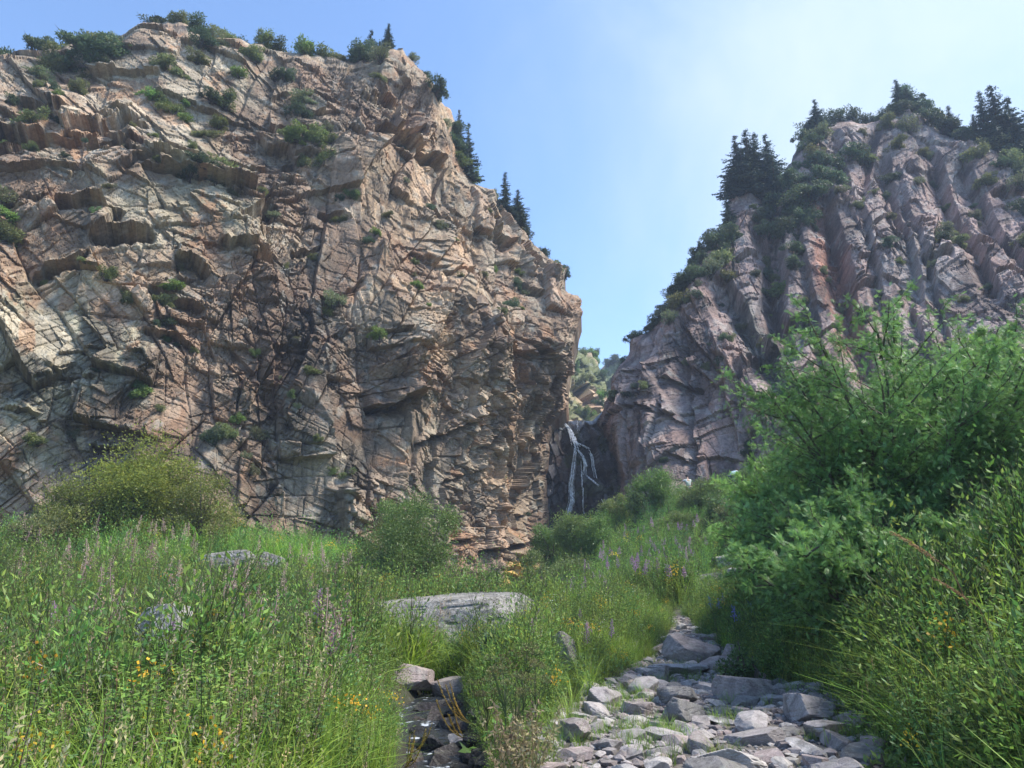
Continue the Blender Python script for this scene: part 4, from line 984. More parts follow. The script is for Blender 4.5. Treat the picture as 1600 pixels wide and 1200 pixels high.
# fine rubble between the rocks
V0, F0 = ico(1); g = Geo(); r = np.random.default_rng(5)
nr_ = 9000; yy = r.uniform(4.5, 21, nr_); cc, hh = interp_lane(PATH, yy); xx = cc + r.uniform(-1.2, 1.2, nr_) * hh
zz = ground_z(xx, yy); sc = r.uniform(.012, .05, nr_) * np.where(r.random(nr_) < .2, 1.8, 1)
VV = V0[None] * sc[:, None, None] * r.uniform(.6, 1.25, (nr_, len(V0), 3)) * np.array([1, 1, .6]) + np.stack([xx, yy, zz + sc * .2], -1)[:, None]
FF = F0[None] + (np.arange(nr_) * len(V0))[:, None, None]
rubble = build('rubble', VV, [FF.reshape(-1, 3)], M_ROCK, col=np.repeat(np.array(TONES)[r.integers(0, 6, nr_)] * r.uniform(.6, 1., (nr_, 1)), len(V0), 0))
tag(rubble, 'small grey stone chips filling the gaps of the path', 'gravel', kind='stuff')

def boulder(u, v, w, h, dp, seed, tone, label, rz=0., tilt=(0, 0), sink=.2, planes=12, clear=True, flat_top=None):
    """w, h, dp in metres; (u, v) is the pixel where its foot meets the ground"""
    P = ground_at(u, v); x, y = P[0], P[1]
    me = stone_mesh(seed, w / 2, dp / 2, h / 2, tone, M_BOULDER, nplanes=planes, rough=.05, flat=flat_top)
    o = bpy.data.objects.new('boulder', me); COL.objects.link(o); o.location = (x, y, gz(x, y) + h * (.12 - sink)); o.rotation_euler = (tilt[0], tilt[1], rz)
    tag(o, label, 'boulder'); PLACED.append((x, y, max(w, dp) / 2 * .8))
    if clear: CLEAR.append((x, y, w))
    return o

CLEAR = []
boulder(702, 985, 3.9, 1.75, 3.0, 611, (.33, .31, .285), 'big flat-topped pale boulder below the round green bush', .12, (.06, -.08), sink=-.12, flat_top=.42)
boulder(248, 1085, 1.3, 2.9, .95, 612, (.50, .47, .43), 'pale rock poking out of the tall grass, upper of two', .4, sink=0)
boulder(240, 1130, .9, 2.2, .7, 613, (.19, .20, .22), 'bluish grey rock half hidden behind dry grass stems', -.3, (0, .4), sink=0.)
boulder(425, 1145, .5, 1.2, .5, 614, (.24, .22, .22), 'small grey rock in grass near the bottom of the meadow', sink=0)
boulder(350, 885, 2.0, 1.3, 1.2, 615, (.34, .32, .30), 'long low pale rock on the meadow crest', sink=0)
boulder(425, 885, 1.2, 1.0, 1.0, 616, (.30, .28, .26), 'grey rock beside the long low one on the meadow crest', sink=0)
boulder(1140, 880, 1.8, 1.3, 1.2, 617, (.44, .42, .40), 'whitish rock high on the slope near the leafy tree')
boulder(1112, 905, 1.6, 1.0, 1.0, 618, (.34, .31, .29), 'buff rock on the slope below the whitish one')
boulder(1165, 895, 1.2, 1.0, 1.0, 619, (.42, .39, .38), 'pale rock beside the whitish one high on the slope')
boulder(355, 850, 1.2, 3.4, 1.0, 620, (.30, .30, .32), 'square grey block leaning on the cliff foot behind the olive bush', sink=0)
boulder(70, 845, 1.6, 3.0, 1.2, 621, (.35, .35, .34), 'rounded pale rock at the cliff foot beside the olive bush', sink=0)
boulder(885, 1050, .6, 1.3, .5, 622, (.30, .28, .26), 'small buff rock buried in the herbs left of the path', sink=0)

# --- stream
m, nt, out = new_mat('stream_water')
b = N(nt, 'ShaderNodeBsdfPrincipled'); b.inputs['Base Color'].default_value = (.03, .035, .04, 1); b.inputs['Roughness'].default_value = .08; b.inputs['IOR'].default_value = 1.33
tc = N(nt, 'ShaderNodeTexCoord'); nn = N(nt, 'ShaderNodeTexNoise', i_Scale=7.0, i_Detail=4.0); bp = N(nt, 'ShaderNodeBump'); bp.inputs['Strength'].default_value = .6; bp.inputs['Distance'].default_value = .08
nt.links.new(tc.outputs['Object'], nn.inputs['Vector']); nt.links.new(nn.outputs['Fac'], bp.inputs['Height']); nt.links.new(bp.outputs[0], b.inputs['Normal']); 
mr = N(nt, 'ShaderNodeMapRange'); mr.inputs['From Min'].default_value = .60; mr.inputs['From Max'].default_value = .70; nt.links.new(nn.outputs['Fac'], mr.inputs['Value'])
mc = N(nt, 'ShaderNodeMixRGB'); mc.inputs['Color1'].default_value = (.03, .035, .04, 1); mc.inputs['Color2'].default_value = (.55, .6, .66, 1); nt.links.new(mr.outputs[0], mc.inputs['Fac']); nt.links.new(mc.outputs[0], b.inputs['Base Color'])
nt.links.new(b.outputs[0], out.inputs['Surface'])
ys = np.linspace(3.2, 14, 90); c, w = interp_lane(STREAM, ys); ws_ = np.linspace(-1, 1, 9)
X = c[:, None] + ws_[None] * w[:, None] * .95; Y = np.repeat(ys[:, None], 9, 1)
step_ = np.repeat(ground_z(c, ys)[:, None], 9, 1) + .07
Zs = step_ + .03 * fbm(X * 4, Y * 4, 8, 3)
stream = build('stream_water', np.stack([X, Y, Zs], -1), [grid_faces(90, 9)], m, smooth=True); tag(stream, 'little stream trickling between dark stones', 'water', kind='structure')
WETS = [stone_mesh(700 + i, 1, .8, .6, t, M_WET) for i, t in enumerate([(.06, .055, .06), (.10, .09, .09), (.045, .045, .05), (.12, .10, .095)])]
SR = [(648, 1078, 66, 15, 'brown slab roofing the top of the stream'), (700, 1090, 50, 8, 'square brown rock beside the slab above the stream')]
for i, (u, v, w, mi, lab) in enumerate(SR):
    P = ground_at(u, v + 6); d = P[1] * CP + (P[2] - CAMZ) * SP
    put_stone(P[0], P[1], w / FPX * d * 1.2, lab, None, 400 + i, STONES[mi], sink=-.05, zs=1.3)
P = ground_at(722, 1176)
put_stone(P[0], P[1], .48, 'flat pale blue-grey rock lying over the stream at the bottom', None, 410, STONES[1], sink=-.45, zs=.6)
for i, (u, v, w) in enumerate([(668, 1112, 34), (690, 1108, 30), (706, 1122, 36), (680, 1128, 40), (716, 1104, 26), (700, 1145, 44), (660, 1150, 34), (726, 1138, 30), (672, 1172, 46), (700, 1186, 44), (740, 1160, 34), (650, 1190, 40), (730, 1192, 40), (684, 1200, 46), (720, 1208, 40), (655, 1130, 26), (645, 1168, 24), (745, 1185, 30), (760, 1200, 40), (636, 1205, 30), (740, 1120, 24)]):
    P = ground_at(u, v + 4); d = P[1] * CP + (P[2] - CAMZ) * SP
    put_stone(P[0], P[1], w / FPX * d * 1.15, 'dark wet stone in the bed of the little stream', 'wet stones of the stream', 420 + i, WETS[i % 4], sink=.0, zs=1.1)

#@@NEXT2
# ------------------------------------------------------------------ big bushes and leafy trees
def stems(g, r, base, n, H, spread, rad, colr=BARK, lean=(0, 0), curl=.25):
    """n stems rising from the base, each splitting into side branches; returns the twig tips"""
    tips = []
    for i in range(n):
        th = r.uniform(0, 6.28); sp = spread * r.uniform(.25, 1.) ** .7; h = H * r.uniform(.75, 1.05) * (1 - .25 * (sp / spread))
        s = np.linspace(0, 1, 9); P = np.stack([np.cos(th) * sp * s ** 1.3 + lean[0] * s, np.sin(th) * sp * s ** 1.3 + lean[1] * s, h * s ** .9], -1) + np.cumsum(r.normal(size=(9, 3)) * .035 * H / 5, 0) + base
        g.tube(P, rad * (1 - .85 * s) + .004, colr, 6); tips.extend([P[3:], P[5:], P[6:]])
        for k in range(int(8 + 9 * r.random())):
            a = r.uniform(.10, .97); j = a * 8; j0 = int(min(j, 7)); q = P[j0] + (P[j0 + 1] - P[j0]) * (j - j0)
            d = unit(np.array([math.cos(th) * .6, math.sin(th) * .6, .35]) + r.normal(size=3) * .75); d[2] = abs(d[2]) * .7 + .12
            L = H * .30 * (1.1 - .65 * a) * r.uniform(.6, 1.35)
            s2 = np.linspace(0, 1, 6); Q = q + np.outer(s2 * L, unit(d)) + np.stack([0 * s2, 0 * s2, curl * L * s2 ** 2 * .4], -1) + np.cumsum(r.normal(size=(6, 3)) * .02, 0)
            g.tube(Q, rad * .34 * (1 - .9 * s2) + .003, colr, 4); tips.append(Q)
            for kk in range(3):
                a2 = r.integers(1, 6); q2 = Q[a2]; d2 = unit(unit(d) + r.normal(size=3) * .7); L2 = L * .45 * r.uniform(.5, 1.2)
                s3 = np.linspace(0, 1, 4); R_ = q2 + np.outer(s3 * L2, d2); g.tube(R_, .006 * (1 - .8 * s3) + .0015, colr, 3); tips.append(R_)
    return tips

def pinnate(nl=6):
    Ps, As, Ns = [], [], []
    for i in range(nl):
        t = .22 + .74 * i / nl
        for sg in (-1, 1):
            Ps.append((t, 0, -.12 * t * t)); As.append((.45, sg * .9, -.12)); Ns.append((0, 0, 1))
    Ps.append((.95, 0, -.11)); As.append((1, 0, -.1)); Ns.append((0, 0, 1))
    P, A, Nn = np.array(Ps), unit(np.array(As, float)), np.array(Ns, float)
    V, F = leaf_quads(P, A, Nn, np.full(len(P), .30), np.full(len(P), .085))
    R = np.array([(0, -.008, 0), (0, .008, 0), (.5, .008, -.03), (.5, -.008, -.03), (1, .003, -.12), (1, -.003, -.12)])
    F2 = np.array([(0, 1, 2, 3), (3, 2, 4, 5)])
    return np.concatenate([V, R]), np.concatenate([F, F2 + len(V)])
PV, PF = pinnate()

def frames(A, Nn):
    A = unit(A); S = unit(np.cross(Nn, A)); Z = np.cross(A, S)
    return np.stack([A, S, Z], -1)          # columns

def inst(g, TV, TF, pos, fr, sc, cols):
    n = len(pos); V = np.einsum('nij,kj->nki', fr, TV) * np.asarray(sc)[:, None, None] + pos[:, None]
    F = TF[None] + (np.arange(n) * len(TV))[:, None, None]
    g.add(V.reshape(-1, 3), F.reshape(-1, TF.shape[1]), np.repeat(cols, len(TV), 0) if cols.ndim == 2 else cols.reshape(-1, 3))

def leafy_tree(loc, H, spread, nst, per, size, seed, cols, label, cat, kind='pinnate', name='leafy_tree', lean=(0, 0), extra=0, group=None, rad=.045, fill=0):
    r = np.random.default_rng(seed); x, y = loc; base = np.array([0, 0, -.15]); t = Geo()
    tips = stems(t, r, base, nst, H, spread, rad, lean=lean)
    pos, A = [], []
    for Q in tips:
        m = max(2, int(per * (.5 + r.random())))
        k = r.uniform(.15, 1, m) * (len(Q) - 1); k0 = np.minimum(k.astype(int), len(Q) - 2); p = Q[k0] + (Q[k0 + 1] - Q[k0]) * (k - k0)[:, None]
        d = unit(Q[-1] - Q[0])
        pos.append(p + r.normal(size=(m, 3)) * size * .25); A.append(unit(d * .6 + r.normal(size=(m, 3)) * .75 + np.array([0, 0, .02])))
    if fill:
        ends = np.array([Q[-1] for Q in tips]); e_ = ends[r.integers(0, len(ends), fill)] * np.array([1, 1, .97]) * r.uniform(.8, 1.03, (fill, 1))
        pos.append(e_ + r.normal(size=(fill, 3)) * .16); A.append(unit(r.normal(size=(fill, 3)) + np.array([0, 0, .05])))
    pos = np.concatenate(pos); A = np.concatenate(A); n = len(pos)
    Nn = unit(np.array([0, 0, 1.]) + r.normal(size=(n, 3)) * .35)
    cl = pal(cols, n, r, .28); cl *= (1 + .22 * fbm(pos[:, 0] * 1.3, pos[:, 2] * 1.3 + pos[:, 1], seed, 2))[:, None]
    f = Geo()
    if kind == 'pinnate':
        inst(f, PV, PF, pos, frames(A, Nn), size * r.uniform(.7, 1.25, n), cl)
    else:
        V, F = leaf_quads(pos, A, Nn, size * r.uniform(.6, 1.3, n), size * .5 * r.uniform(.7, 1.2, n)); f.add(V, F, np.repeat(cl, 4, 0))
    o = thing(name, (x, y, gz(x, y)), label, cat, group)
    t.build('trunk' if 'tree' in name else 'branches', M_NEEDLE, o); f.build('crown' if 'tree' in name else 'foliage', M_LEAF2, o)
    return o, n

M_LEAF2 = leaf_mat('rowan_leaf', vary=0.0, huev=0., trans=.4, rough=.45)
ROWAN = [(.19, .36, .085), (.27, .44, .10), (.10, .20, .09), (.18, .34, .15)]
ROWAN_L = [(.22, .40, .09), (.32, .50, .12), (.13, .26, .09)]
WILLOW = [(.20, .27, .08), (.26, .30, .09), (.14, .20, .07)]

def at(u, v, Y):
    P = px(u, v, Y); return float(P[0]), float(P[1])

leafy_tree(at(1440, 900, 13.5), 5.9, 2.7, 32, 42, .10, 801, ROWAN, 'large many-stemmed leafy tree filling the bank beside the path', 'tree', fill=24000)
leafy_tree(at(1335, 900, 12.5), 3.5, 1.8, 28, 44, .092, 802, ROWAN, 'lower bright green leafy tree in front of the large one, next to the path', 'tree', fill=16000)
leafy_tree(at(1560, 880, 14.5), 5.4, 2.3, 22, 28, .12, 803, ROWAN, 'open-branched leafy tree at the edge of the frame behind the large one', 'tree', fill=9000)
leafy_tree(at(1345, 860, 15.5), 4.9, 2.0, 24, 34, .105, 807, ROWAN + ROWAN_L, 'tall leafy tree standing just behind the low bright green one', 'tree', fill=9000)
leafy_tree(at(1255, 900, 17), 4.2, 1.5, 18, 28, .12, 804, ROWAN_L, 'light green leafy tree behind the low one, above the slope', 'tree', fill=7000)
leafy_tree(at(1380, 960, 10.5), 2.4, 1.9, 26, 38, .092, 805, ROWAN, 'dark leafy sapling thicket under the large tree', 'tree', fill=7000)

def bush(u, v, Y, H, R, seed, cols, label, size=.07, leaves=14000, lobes=40, group=None, name='bush', aspect=1.):
    x, y = at(u, v, Y); r = np.random.default_rng(seed); g = Geo(); t = Geo()
    C, Rr = foliage(g, seed, R, H, lobes, leaves, size, size * .5, cols, cz=.45, shell=.35)
    g.V[0][:, 0] *= aspect
    for i in range(14):
        c = C[i % len(C)] * np.array([aspect, 1, 1]); b_ = np.array([r.normal() * .1 * R, r.normal() * .1, -.2]); mid = (b_ + c) / 2 + r.normal(size=3) * .15
        t.tube([b_, mid, c, c + (c - b_) * .2], [.05, .035, .02, .006], BARK, 5)
    o = thing(name, (x, y, gz(x, y) - .1), label, 'bush', group)
    t.build('branches', M_NEEDLE, o); g.build('foliage', M_LEAF2, o)

YEL = [(.25, .30, .05), (.32, .33, .06), (.17, .23, .05)]
MID = [(.13, .23, .055), (.18, .29, .065), (.09, .17, .05)]
bush(200, 840, 30, 4.0, 2.6, 821, YEL, 'big yellowish-green bush at the foot of the cliff, middle of the clump', .10, 40000, 60, aspect=1.2)
bush(110, 845, 29, 2.6, 2.0, 822, OLIVE + YEL, 'olive bush on the outer flank of the big yellowish one', .09, 15000, 40, aspect=1.1)
bush(305, 845, 30, 2.9, 1.9, 823, YEL + OLIVE, 'yellowish bush on the inner flank of the big one', .09, 15000, 40, aspect=1.15)
bush(50, 850, 27, 1.6, 1.3, 824, OLIVE, 'small olive bush at the outer end of the cliff-foot clump', .09, 7000, 26)
bush(648, 955, 26.5, 3.5, 2.2, 825, MID + MID + OLIVE, 'round green bush in the centre behind the flat-topped boulder', .08, 42000, 60)
bush(622, 930, 30, 4.2, 1.3, 826, MID, 'bright green upright bush peeking over the round one', .09, 18000, 30)
bush(560, 925, 28, 1.7, 1.2, 827, MID + OLIVE, 'lower bush beside the round one towards the meadow', .08, 8000, 24)
bush(850, 930, 40, 2.6, 2.0, 828, MID + OLIVE, 'dark green bush at the foot of the slope near the yellow lichen rocks', .10, 28000, 40)
bush(910, 885, 44, 2.1, 2.2, 829, WILLOW + MID, 'green bush below the waterfall', .11, 26000, 40)
bush(860, 900, 46, 2.2, 1.6, 845, MID, 'green bush wedged between cliff and slope', .11, 9000, 30)
bush(965, 835, 47, 1.5, 1.8, 830, WILLOW, 'pale green bush on the crest just beside the waterfall', .11, 9000, 30)
bush(1018, 795, 45, 2.9, 1.7, 831, MID, 'dark rounded bush on the crest, nearest the waterfall', .11, 15000, 36)
bush(1000, 800, 44, 1.8, 1.2, 832, MID + DARK, 'small dark bush leaning on the rounded crest bush', .10, 7000, 24)
bush(1090, 805, 44, 1.6, 1.6, 833, MID + OLIVE, 'mid-green bush in front of the hiker in the grey shirt', .10, 10000, 30)
bush(1122, 810, 43, 1.5, 1.3, 834, WILLOW + MID, 'yellow-green bush in front of the hiker in the blue shirt', .10, 10000, 30)
bush(1190, 790, 40, 2.5, 1.5, 835, MID + DARK, 'tall dark bush next to the hiker in the blue shirt', .10, 15000, 36)
bush(1215, 800, 34, 3.6, 1.9, 836, DARK + MID, 'very dark bush against the shaded cliff behind the leafy trees', .09, 15000, 36)
bush(1150, 850, 36, 1.5, 1.3, 837, OLIVE, 'low olive bush above the whitish rock', .09, 8000, 26)
bush(1590, 760, 26, 4.6, 2.6, 838, MID + YEL, 'light green bush high on the bank at the edge of the frame', .10, 16000, 40)
bush(935, 875, 42, 1.9, 1.8, 846, MID, 'leafy green bush halfway up the slope under the waterfall', .10, 14000, 34)
bush(885, 915, 37, 2.0, 1.7, 847, MID + OLIVE, 'green bush in the hollow below the others, near the flat-topped boulder', .10, 14000, 34)
bush(1140, 835, 39, 1.7, 1.8, 848, MID + DARK, 'dark bush below the hikers above the whitish rock', .10, 12000, 34)
bush(1060, 850, 40, 1.0, 1.6, 849, OLIVE + MID, 'low spreading bush amid the purple flowers of the slope', .09, 8000, 30)
bush(1290, 790, 30, 3.2, 1.8, 839, DARK, 'dark bush between the leafy trees and the shaded cliff', .09, 13000, 36)
bush(790, 1075, 12.5, .75, .5, 841, [(.05, .10, .06), (.07, .13, .07)], 'clump of dark broad-leaved plants beside the stream', .13, 1500, 14)
bush(1165, 1080, 12.2, .6, .42, 842, MID + DARK, 'small leafy bush hugging the rocks at the top of the path', .06, 1800, 14)
bush(1390, 1185, 6.7, .35, .25, 843, BRIGHT, 'little bright green sapling at the corner where the path meets the bank', .07, 350, 8)

# ------------------------------------------------------------------ hikers
def skin_person(name, joints, edges, loc, scale, rz, mat_col, label):
    pass

def cloth_mat(name, c, rough=.8):
    m, nt, out = new_mat(name); b = N(nt, 'ShaderNodeBsdfPrincipled'); b.inputs['Base Color'].default_value = (*c, 1); b.inputs['Roughness'].default_value = rough
    nz_ = N(nt, 'ShaderNodeTexNoise', i_Scale=14.0); bp = N(nt, 'ShaderNodeBump'); bp.inputs['Strength'].default_value = .3
    nt.links.new(nz_.outputs['Fac'], bp.inputs['Height']); nt.links.new(bp.outputs[0], b.inputs['Normal']); nt.links.new(b.outputs[0], out.inputs['Surface']); return m

def skinned(name, verts, edges, radii, mat, parent=None, root=0):
    me = bpy.data.meshes.new(name); me.from_pydata(verts, edges, []); me.update()
    o = bpy.data.objects.new(name, me); COL.objects.link(o)
    bpy.context.view_layer.objects.active = o
    md = o.modifiers.new('skin', 'SKIN'); md.use_smooth_shade = True
    for i, r_ in enumerate(radii):
        me.skin_vertices[0].data[i].radius = (r_, r_) if not isinstance(r_, tuple) else r_
        me.skin_vertices[0].data[i].use_root = (i == root)
    o.modifiers.new('sub', 'SUBSURF').levels = 2; o.modifiers['sub'].render_levels = 2
    dg = bpy.context.evaluated_depsgraph_get(); me2 = bpy.data.meshes.new_from_object(o.evaluated_get(dg)); o.modifiers.clear(); o.data = me2
    o.data.materials.clear(); o.data.materials.append(mat)
    for p in o.data.polygons: p.use_smooth = True
    if parent: o.parent = parent
    return o

def person(loc, rz, bend, arm, shirt, trousers, hair, label, scale=1.):
    sk = cloth_mat('skin', (.42, .26, .19), .6); cb, sb = math.cos(bend), math.sin(bend)
    def up(x, y, z):            # upper body bends forward (towards +y) about the hips
        dz = z - .95; return (x, y * cb + dz * sb, .95 + dz * cb - y * sb)
    V = [up(0, 0, .95), up(0, .0, 1.12), up(0, .01, 1.32), up(0, 0, 1.46), up(0, .01, 1.56), up(0, .03, 1.66), up(0, .02, 1.75),
         (-.10, 0, .88), (-.12, .03, .48), (-.12, -.02, .08), (-.12, .12, .03), (.10, 0, .88), (.12, .05, .48), (.12, -.02, .08), (.12, .12, .03)]
    Ra = [(.15, .11), (.14, .10), (.17, .11), .07, .055, (.085, .10), (.07, .085), .095, .065, .045, .04, .095, .065, .045, .04]
    E = [(0, 1), (1, 2), (2, 3), (3, 4), (4, 5), (5, 6), (0, 7), (7, 8), (8, 9), (9, 10), (0, 11), (11, 12), (12, 13), (13, 14)]
    sleeves = []
    for sx, (e, h) in zip((-1, 1), arm):
        i = len(V); V += [up(sx * .19, 0, 1.41), up(*e), up(*h)]; Ra += [.06, .043, .032]; E += [(2, i), (i, i + 1), (i + 1, i + 2)]
        el = np.array(up(*e)); ha = np.array(up(*h)); d = unit(ha - el)
        sd = unit(np.cross(d, [0, 0, 1.])); j = i + 2
        pal_ = ha + d * .07; V.append(tuple(pal_)); Ra.append((.035, .02)); E.append((j, i + 3))
        for q in range(4):
            off = sd * (q - 1.5) * .02; a_ = pal_ + d * .05 + off; c_ = a_ + d * .03 - np.array([0, 0, .015]); k_ = len(V)
            V += [tuple(a_), tuple(c_)]; Ra += [.009, .007]; E += [(i + 3, k_), (k_, k_ + 1)]
        k_ = len(V); V += [tuple(ha + sd * .05 + d * .05), tuple(ha + sd * .065 + d * .085)]; Ra += [.011, .008]; E += [(j, k_), (k_, k_ + 1)]
        sleeves.append((up(sx * .19, 0, 1.41), el, ha))
    body = skinned('person', V, E, Ra, sk); body.location = loc; body.rotation_euler = (0, 0, rz); body.scale = (scale,) * 3
    tag(body, label, 'person')
    SV = [up(0, 0, .93), up(0, 0, 1.12), up(0, .01, 1.32), up(0, 0, 1.45)]; SRr = [(.175, .135), (.17, .125), (.195, .13), .085]; SE = [(0, 1), (1, 2), (2, 3)]
    for a_, b_, c_ in sleeves:
        i = len(SV); SV += [a_, tuple(np.array(a_) * .45 + np.array(b_) * .55)]; SRr += [.08, .068]; SE += [(2, i), (i, i + 1)]
    skinned('shirt', SV, SE, SRr, cloth_mat('shirt', shirt), body)
    skinned('trousers', [(0, 0, .95), (-.10, 0, .86), (-.12, .03, .48), (-.12, -.02, .12), (.10, 0, .86), (.12, .05, .48), (.12, -.02, .12)], [(0, 1), (1, 2), (2, 3), (0, 4), (4, 5), (5, 6)], [(.165, .13), .115, .085, .07, .115, .085, .07], cloth_mat('trousers', trousers), body)
    skinned('hair', [up(0, -.01, 1.62), up(0, -.015, 1.72), up(0, .01, 1.79)], [(0, 1), (1, 2)], [(.075, .07), (.10, .10), (.08, .09)], cloth_mat('hair', hair), body)
    return body

# --- they stand on the crest behind the bushes
def person_at(u, v_shoulder, Y, h):
    P = px(u, v_shoulder, Y); return (float(P[0]), float(P[1]), float(P[2]) - h)
p1 = person_at(1076, 749, 47, 1.42); p2 = person_at(1142, 735, 47, 1.25)
person(p1, .15, .35, [((-.42, .1, 1.30), (-.66, .12, 1.16)), ((.28, .1, 1.16), (.26, .28, .98))], (.50, .52, .50), (.08, .08, .09), (.02, .018, .016), 'hiker in a pale grey shirt with an arm stretched out, behind the crest bushes')
person(p2, -.9, 1.05, [((-.26, .12, 1.16), (-.2, .34, 1.02)), ((.26, .12, 1.16), (.2, .34, 1.02))], (.42, .56, .75), (.07, .08, .11), (.03, .02, .018), 'bent-over hiker in a light blue shirt beside the tall dark bush')
#@@NEXT3
# ------------------------------------------------------------------ meadow
def blades(r, n, h, w, spread, arch, cols, segs=3):
    """clump of arching tapered blades: vertices, quads, colours"""
    th = r.uniform(0, 6.28, n); rad = spread * r.random(n) ** .5
    base = np.stack([np.cos(th) * rad, np.sin(th) * rad, np.full(n, -.04)], -1)
    th2 = th + r.normal(size=n) * .9; out = np.stack([np.cos(th2), np.sin(th2), 0 * th2], -1); side = np.stack([-np.sin(th2), np.cos(th2), 0 * th2], -1)
    H = h * r.uniform(.55, 1.15, n); a = arch * r.uniform(.3, 1.5, n)
    s = np.linspace(0, 1, segs + 1)
    c = base[:, None] + out[:, None] * (H * a)[:, None, None] * (s ** 2)[None, :, None] + np.array([0, 0, 1.]) * (H[:, None] * (s - .30 * np.minimum(a, 1.3)[:, None] * s ** 2.4))[..., None]
    wd = w * r.uniform(.7, 1.3, n)[:, None] * (1 - s ** 1.6 * .92)[None]
    V = np.stack([c - side[:, None] * wd[..., None] * .5, c + side[:, None] * wd[..., None] * .5], 2)   # n, segs+1, 2, 3
    V = V.reshape(-1, 3); m = (segs + 1) * 2
    F = np.concatenate([(np.arange(n) * m)[:, None] + np.array([k * 2, k * 2 + 1, k * 2 + 3, k * 2 + 2])[None] for k in range(segs)])
    C = np.repeat(pal(cols, n, r, .15), m, 0)
    return V, F, C

GR = [(.22, .38, .05), (.31, .47, .065), (.15, .28, .05), (.36, .43, .10)]
GRD = [(.12, .23, .055), (.16, .28, .06), (.09, .17, .05)]
STRAW = [(.55, .46, .27), (.46, .38, .22), (.36, .34, .16)]
HERB = [(.16, .31, .06), (.24, .40, .07), (.11, .22, .06), (.30, .40, .09)]
HERBD = [(.11, .23, .075), (.15, .28, .085), (.08, .17, .07)]

def T_grass(seed, h=.75, n=16, w=.011, arch=.45, cols=GR, spread=.10):
    return blades(np.random.default_rng(seed), n, h, w, spread, arch, cols)

def T_seed(seed, h=1.05, n=4, cols=STRAW, head=.16):
    r = np.random.default_rng(seed); g = Geo()
    V, F, C = blades(r, n, h, .0045, .09, .18, cols + [GR[0]], 3); g.add(V, F, C)
    tips = V.reshape(n, 4, 2, 3)[:, -1].mean(1)
    for t in tips:
        P = t + np.array([[0, 0, -head * .55 + .0 * 1]]) + np.stack([r.normal(size=14) * .006, r.normal(size=14) * .006, np.linspace(0, head, 14)], -1)
        A = unit(r.normal(size=(14, 3)) * .5 + np.array([0, 0, 1.])); Vl, Fl = leaf_quads(P, A, r.normal(size=(14, 3)), np.full(14, .034), np.full(14, .013))
        g.add(Vl, Fl, np.repeat(pal(cols, 14, r), 4, 0))
    return g.arrays()

def T_herb(seed, h=.95, n=30, L=.10, W=.024, cols=HERB, flop=.35, stemc=(.10, .12, .05), nst=1):
    """upright leafy stems with lance-shaped leaves all the way up"""
    r = np.random.default_rng(seed); g = Geo()
    for q in range(nst):
        b = np.array([r.normal() * .07, r.normal() * .07, -.04]); top = b + np.array([r.normal() * .12, r.normal() * .12, h * r.uniform(.8, 1.1)]); mid = (b + top) / 2 + r.normal(size=3) * .02
        g.tube([b, mid, top], [.005, .004, .002], stemc, 3)
        s = r.uniform(.12, 1, n); P = b + (top - b) * s[:, None]; th = r.uniform(0, 6.28, n)
        A = unit(np.stack([np.cos(th), np.sin(th), r.uniform(-flop, .55, n)], -1)); Nn = unit(np.array([0, 0, 1.]) + r.normal(size=(n, 3)) * .3)
        V, F = leaf_quads(P, A, Nn, L * r.uniform(.6, 1.2, n) * (1.1 - .5 * s), W * r.uniform(.7, 1.3, n)); g.add(V, F, np.repeat(pal(cols, n, r, .18), 4, 0))
    return g.arrays()

def T_broad(seed, h=.4, n=26, L=.12, W=.07, cols=HERBD, R=.22):
    r = np.random.default_rng(seed); g = Geo(); th = r.uniform(0, 6.28, n); rr = R * r.random(n) ** .5
    P = np.stack([np.cos(th) * rr, np.sin(th) * rr, h * (1 - .5 * (rr / R) ** 2) * r.uniform(.35, 1, n)], -1)
    A = unit(np.stack([np.cos(th), np.sin(th), r.uniform(-.4, .3, n)], -1) + r.normal(size=(n, 3)) * .4); Nn = unit(np.array([0, 0, 1.]) + r.normal(size=(n, 3)) * .3)
    V, F = leaf_quads(P, A, Nn, L * r.uniform(.6, 1.2, n), W * r.uniform(.7, 1.2, n)); g.add(V, F, np.repeat(pal(cols, n, r, .15), 4, 0)); return g.arrays()

def T_speck(seed, h, n, c, size=.02):
    """airy flower head"""
    r = np.random.default_rng(seed); g = Geo(); V, F, C = blades(r, 5, h, .004, .06, .2, GRD, 2); g.add(V, F, C)
    P = np.array([0, 0, h * .85]) + r.normal(size=(n, 3)) * np.array([.09, .09, .08]); A = unit(r.normal(size=(n, 3))); V, F = leaf_quads(P, A, r.normal(size=(n, 3)), np.full(n, size), np.full(n, size)); g.add(V, F, np.repeat(pal([c], n, r, .1), 4, 0)); return g.arrays()

TG = [T_grass(i, .85 + .12 * (i % 3), 22, .013, .6) for i in range(5)]
TGL = [T_grass(10 + i, .95, 20, .024, .95, GR[:2] + [(.28, .43, .07)], .12) for i in range(4)]      # lush long
TGS = [T_grass(20 + i, .32, 20, .007, .5, GR + GRD, .08) for i in range(3)]                         # short turf
TGD = [T_grass(30 + i, .8, 16, .010, .6, GRD + GR[:1] + STRAW[:1]) for i in range(3)]
TSD = [T_seed(40 + i) for i in range(4)]
THB = [T_herb(50 + i, .9 + .12 * i, 50, L=.10, W=.022, cols=HERB, nst=3) for i in range(4)]
THD = [T_herb(60 + i, .85, 54, .08, .028, HERBD, nst=3) for i in range(3)]
TBR = [T_broad(70 + i, .6, 90, .085, .045, HERBD + HERB[:1], .3) for i in range(3)]
TBY = [T_herb(80 + i, .55, 40, .05, .022, [(.29, .36, .06), (.36, .39, .08), (.20, .28, .06)], nst=4) for i in range(3)]
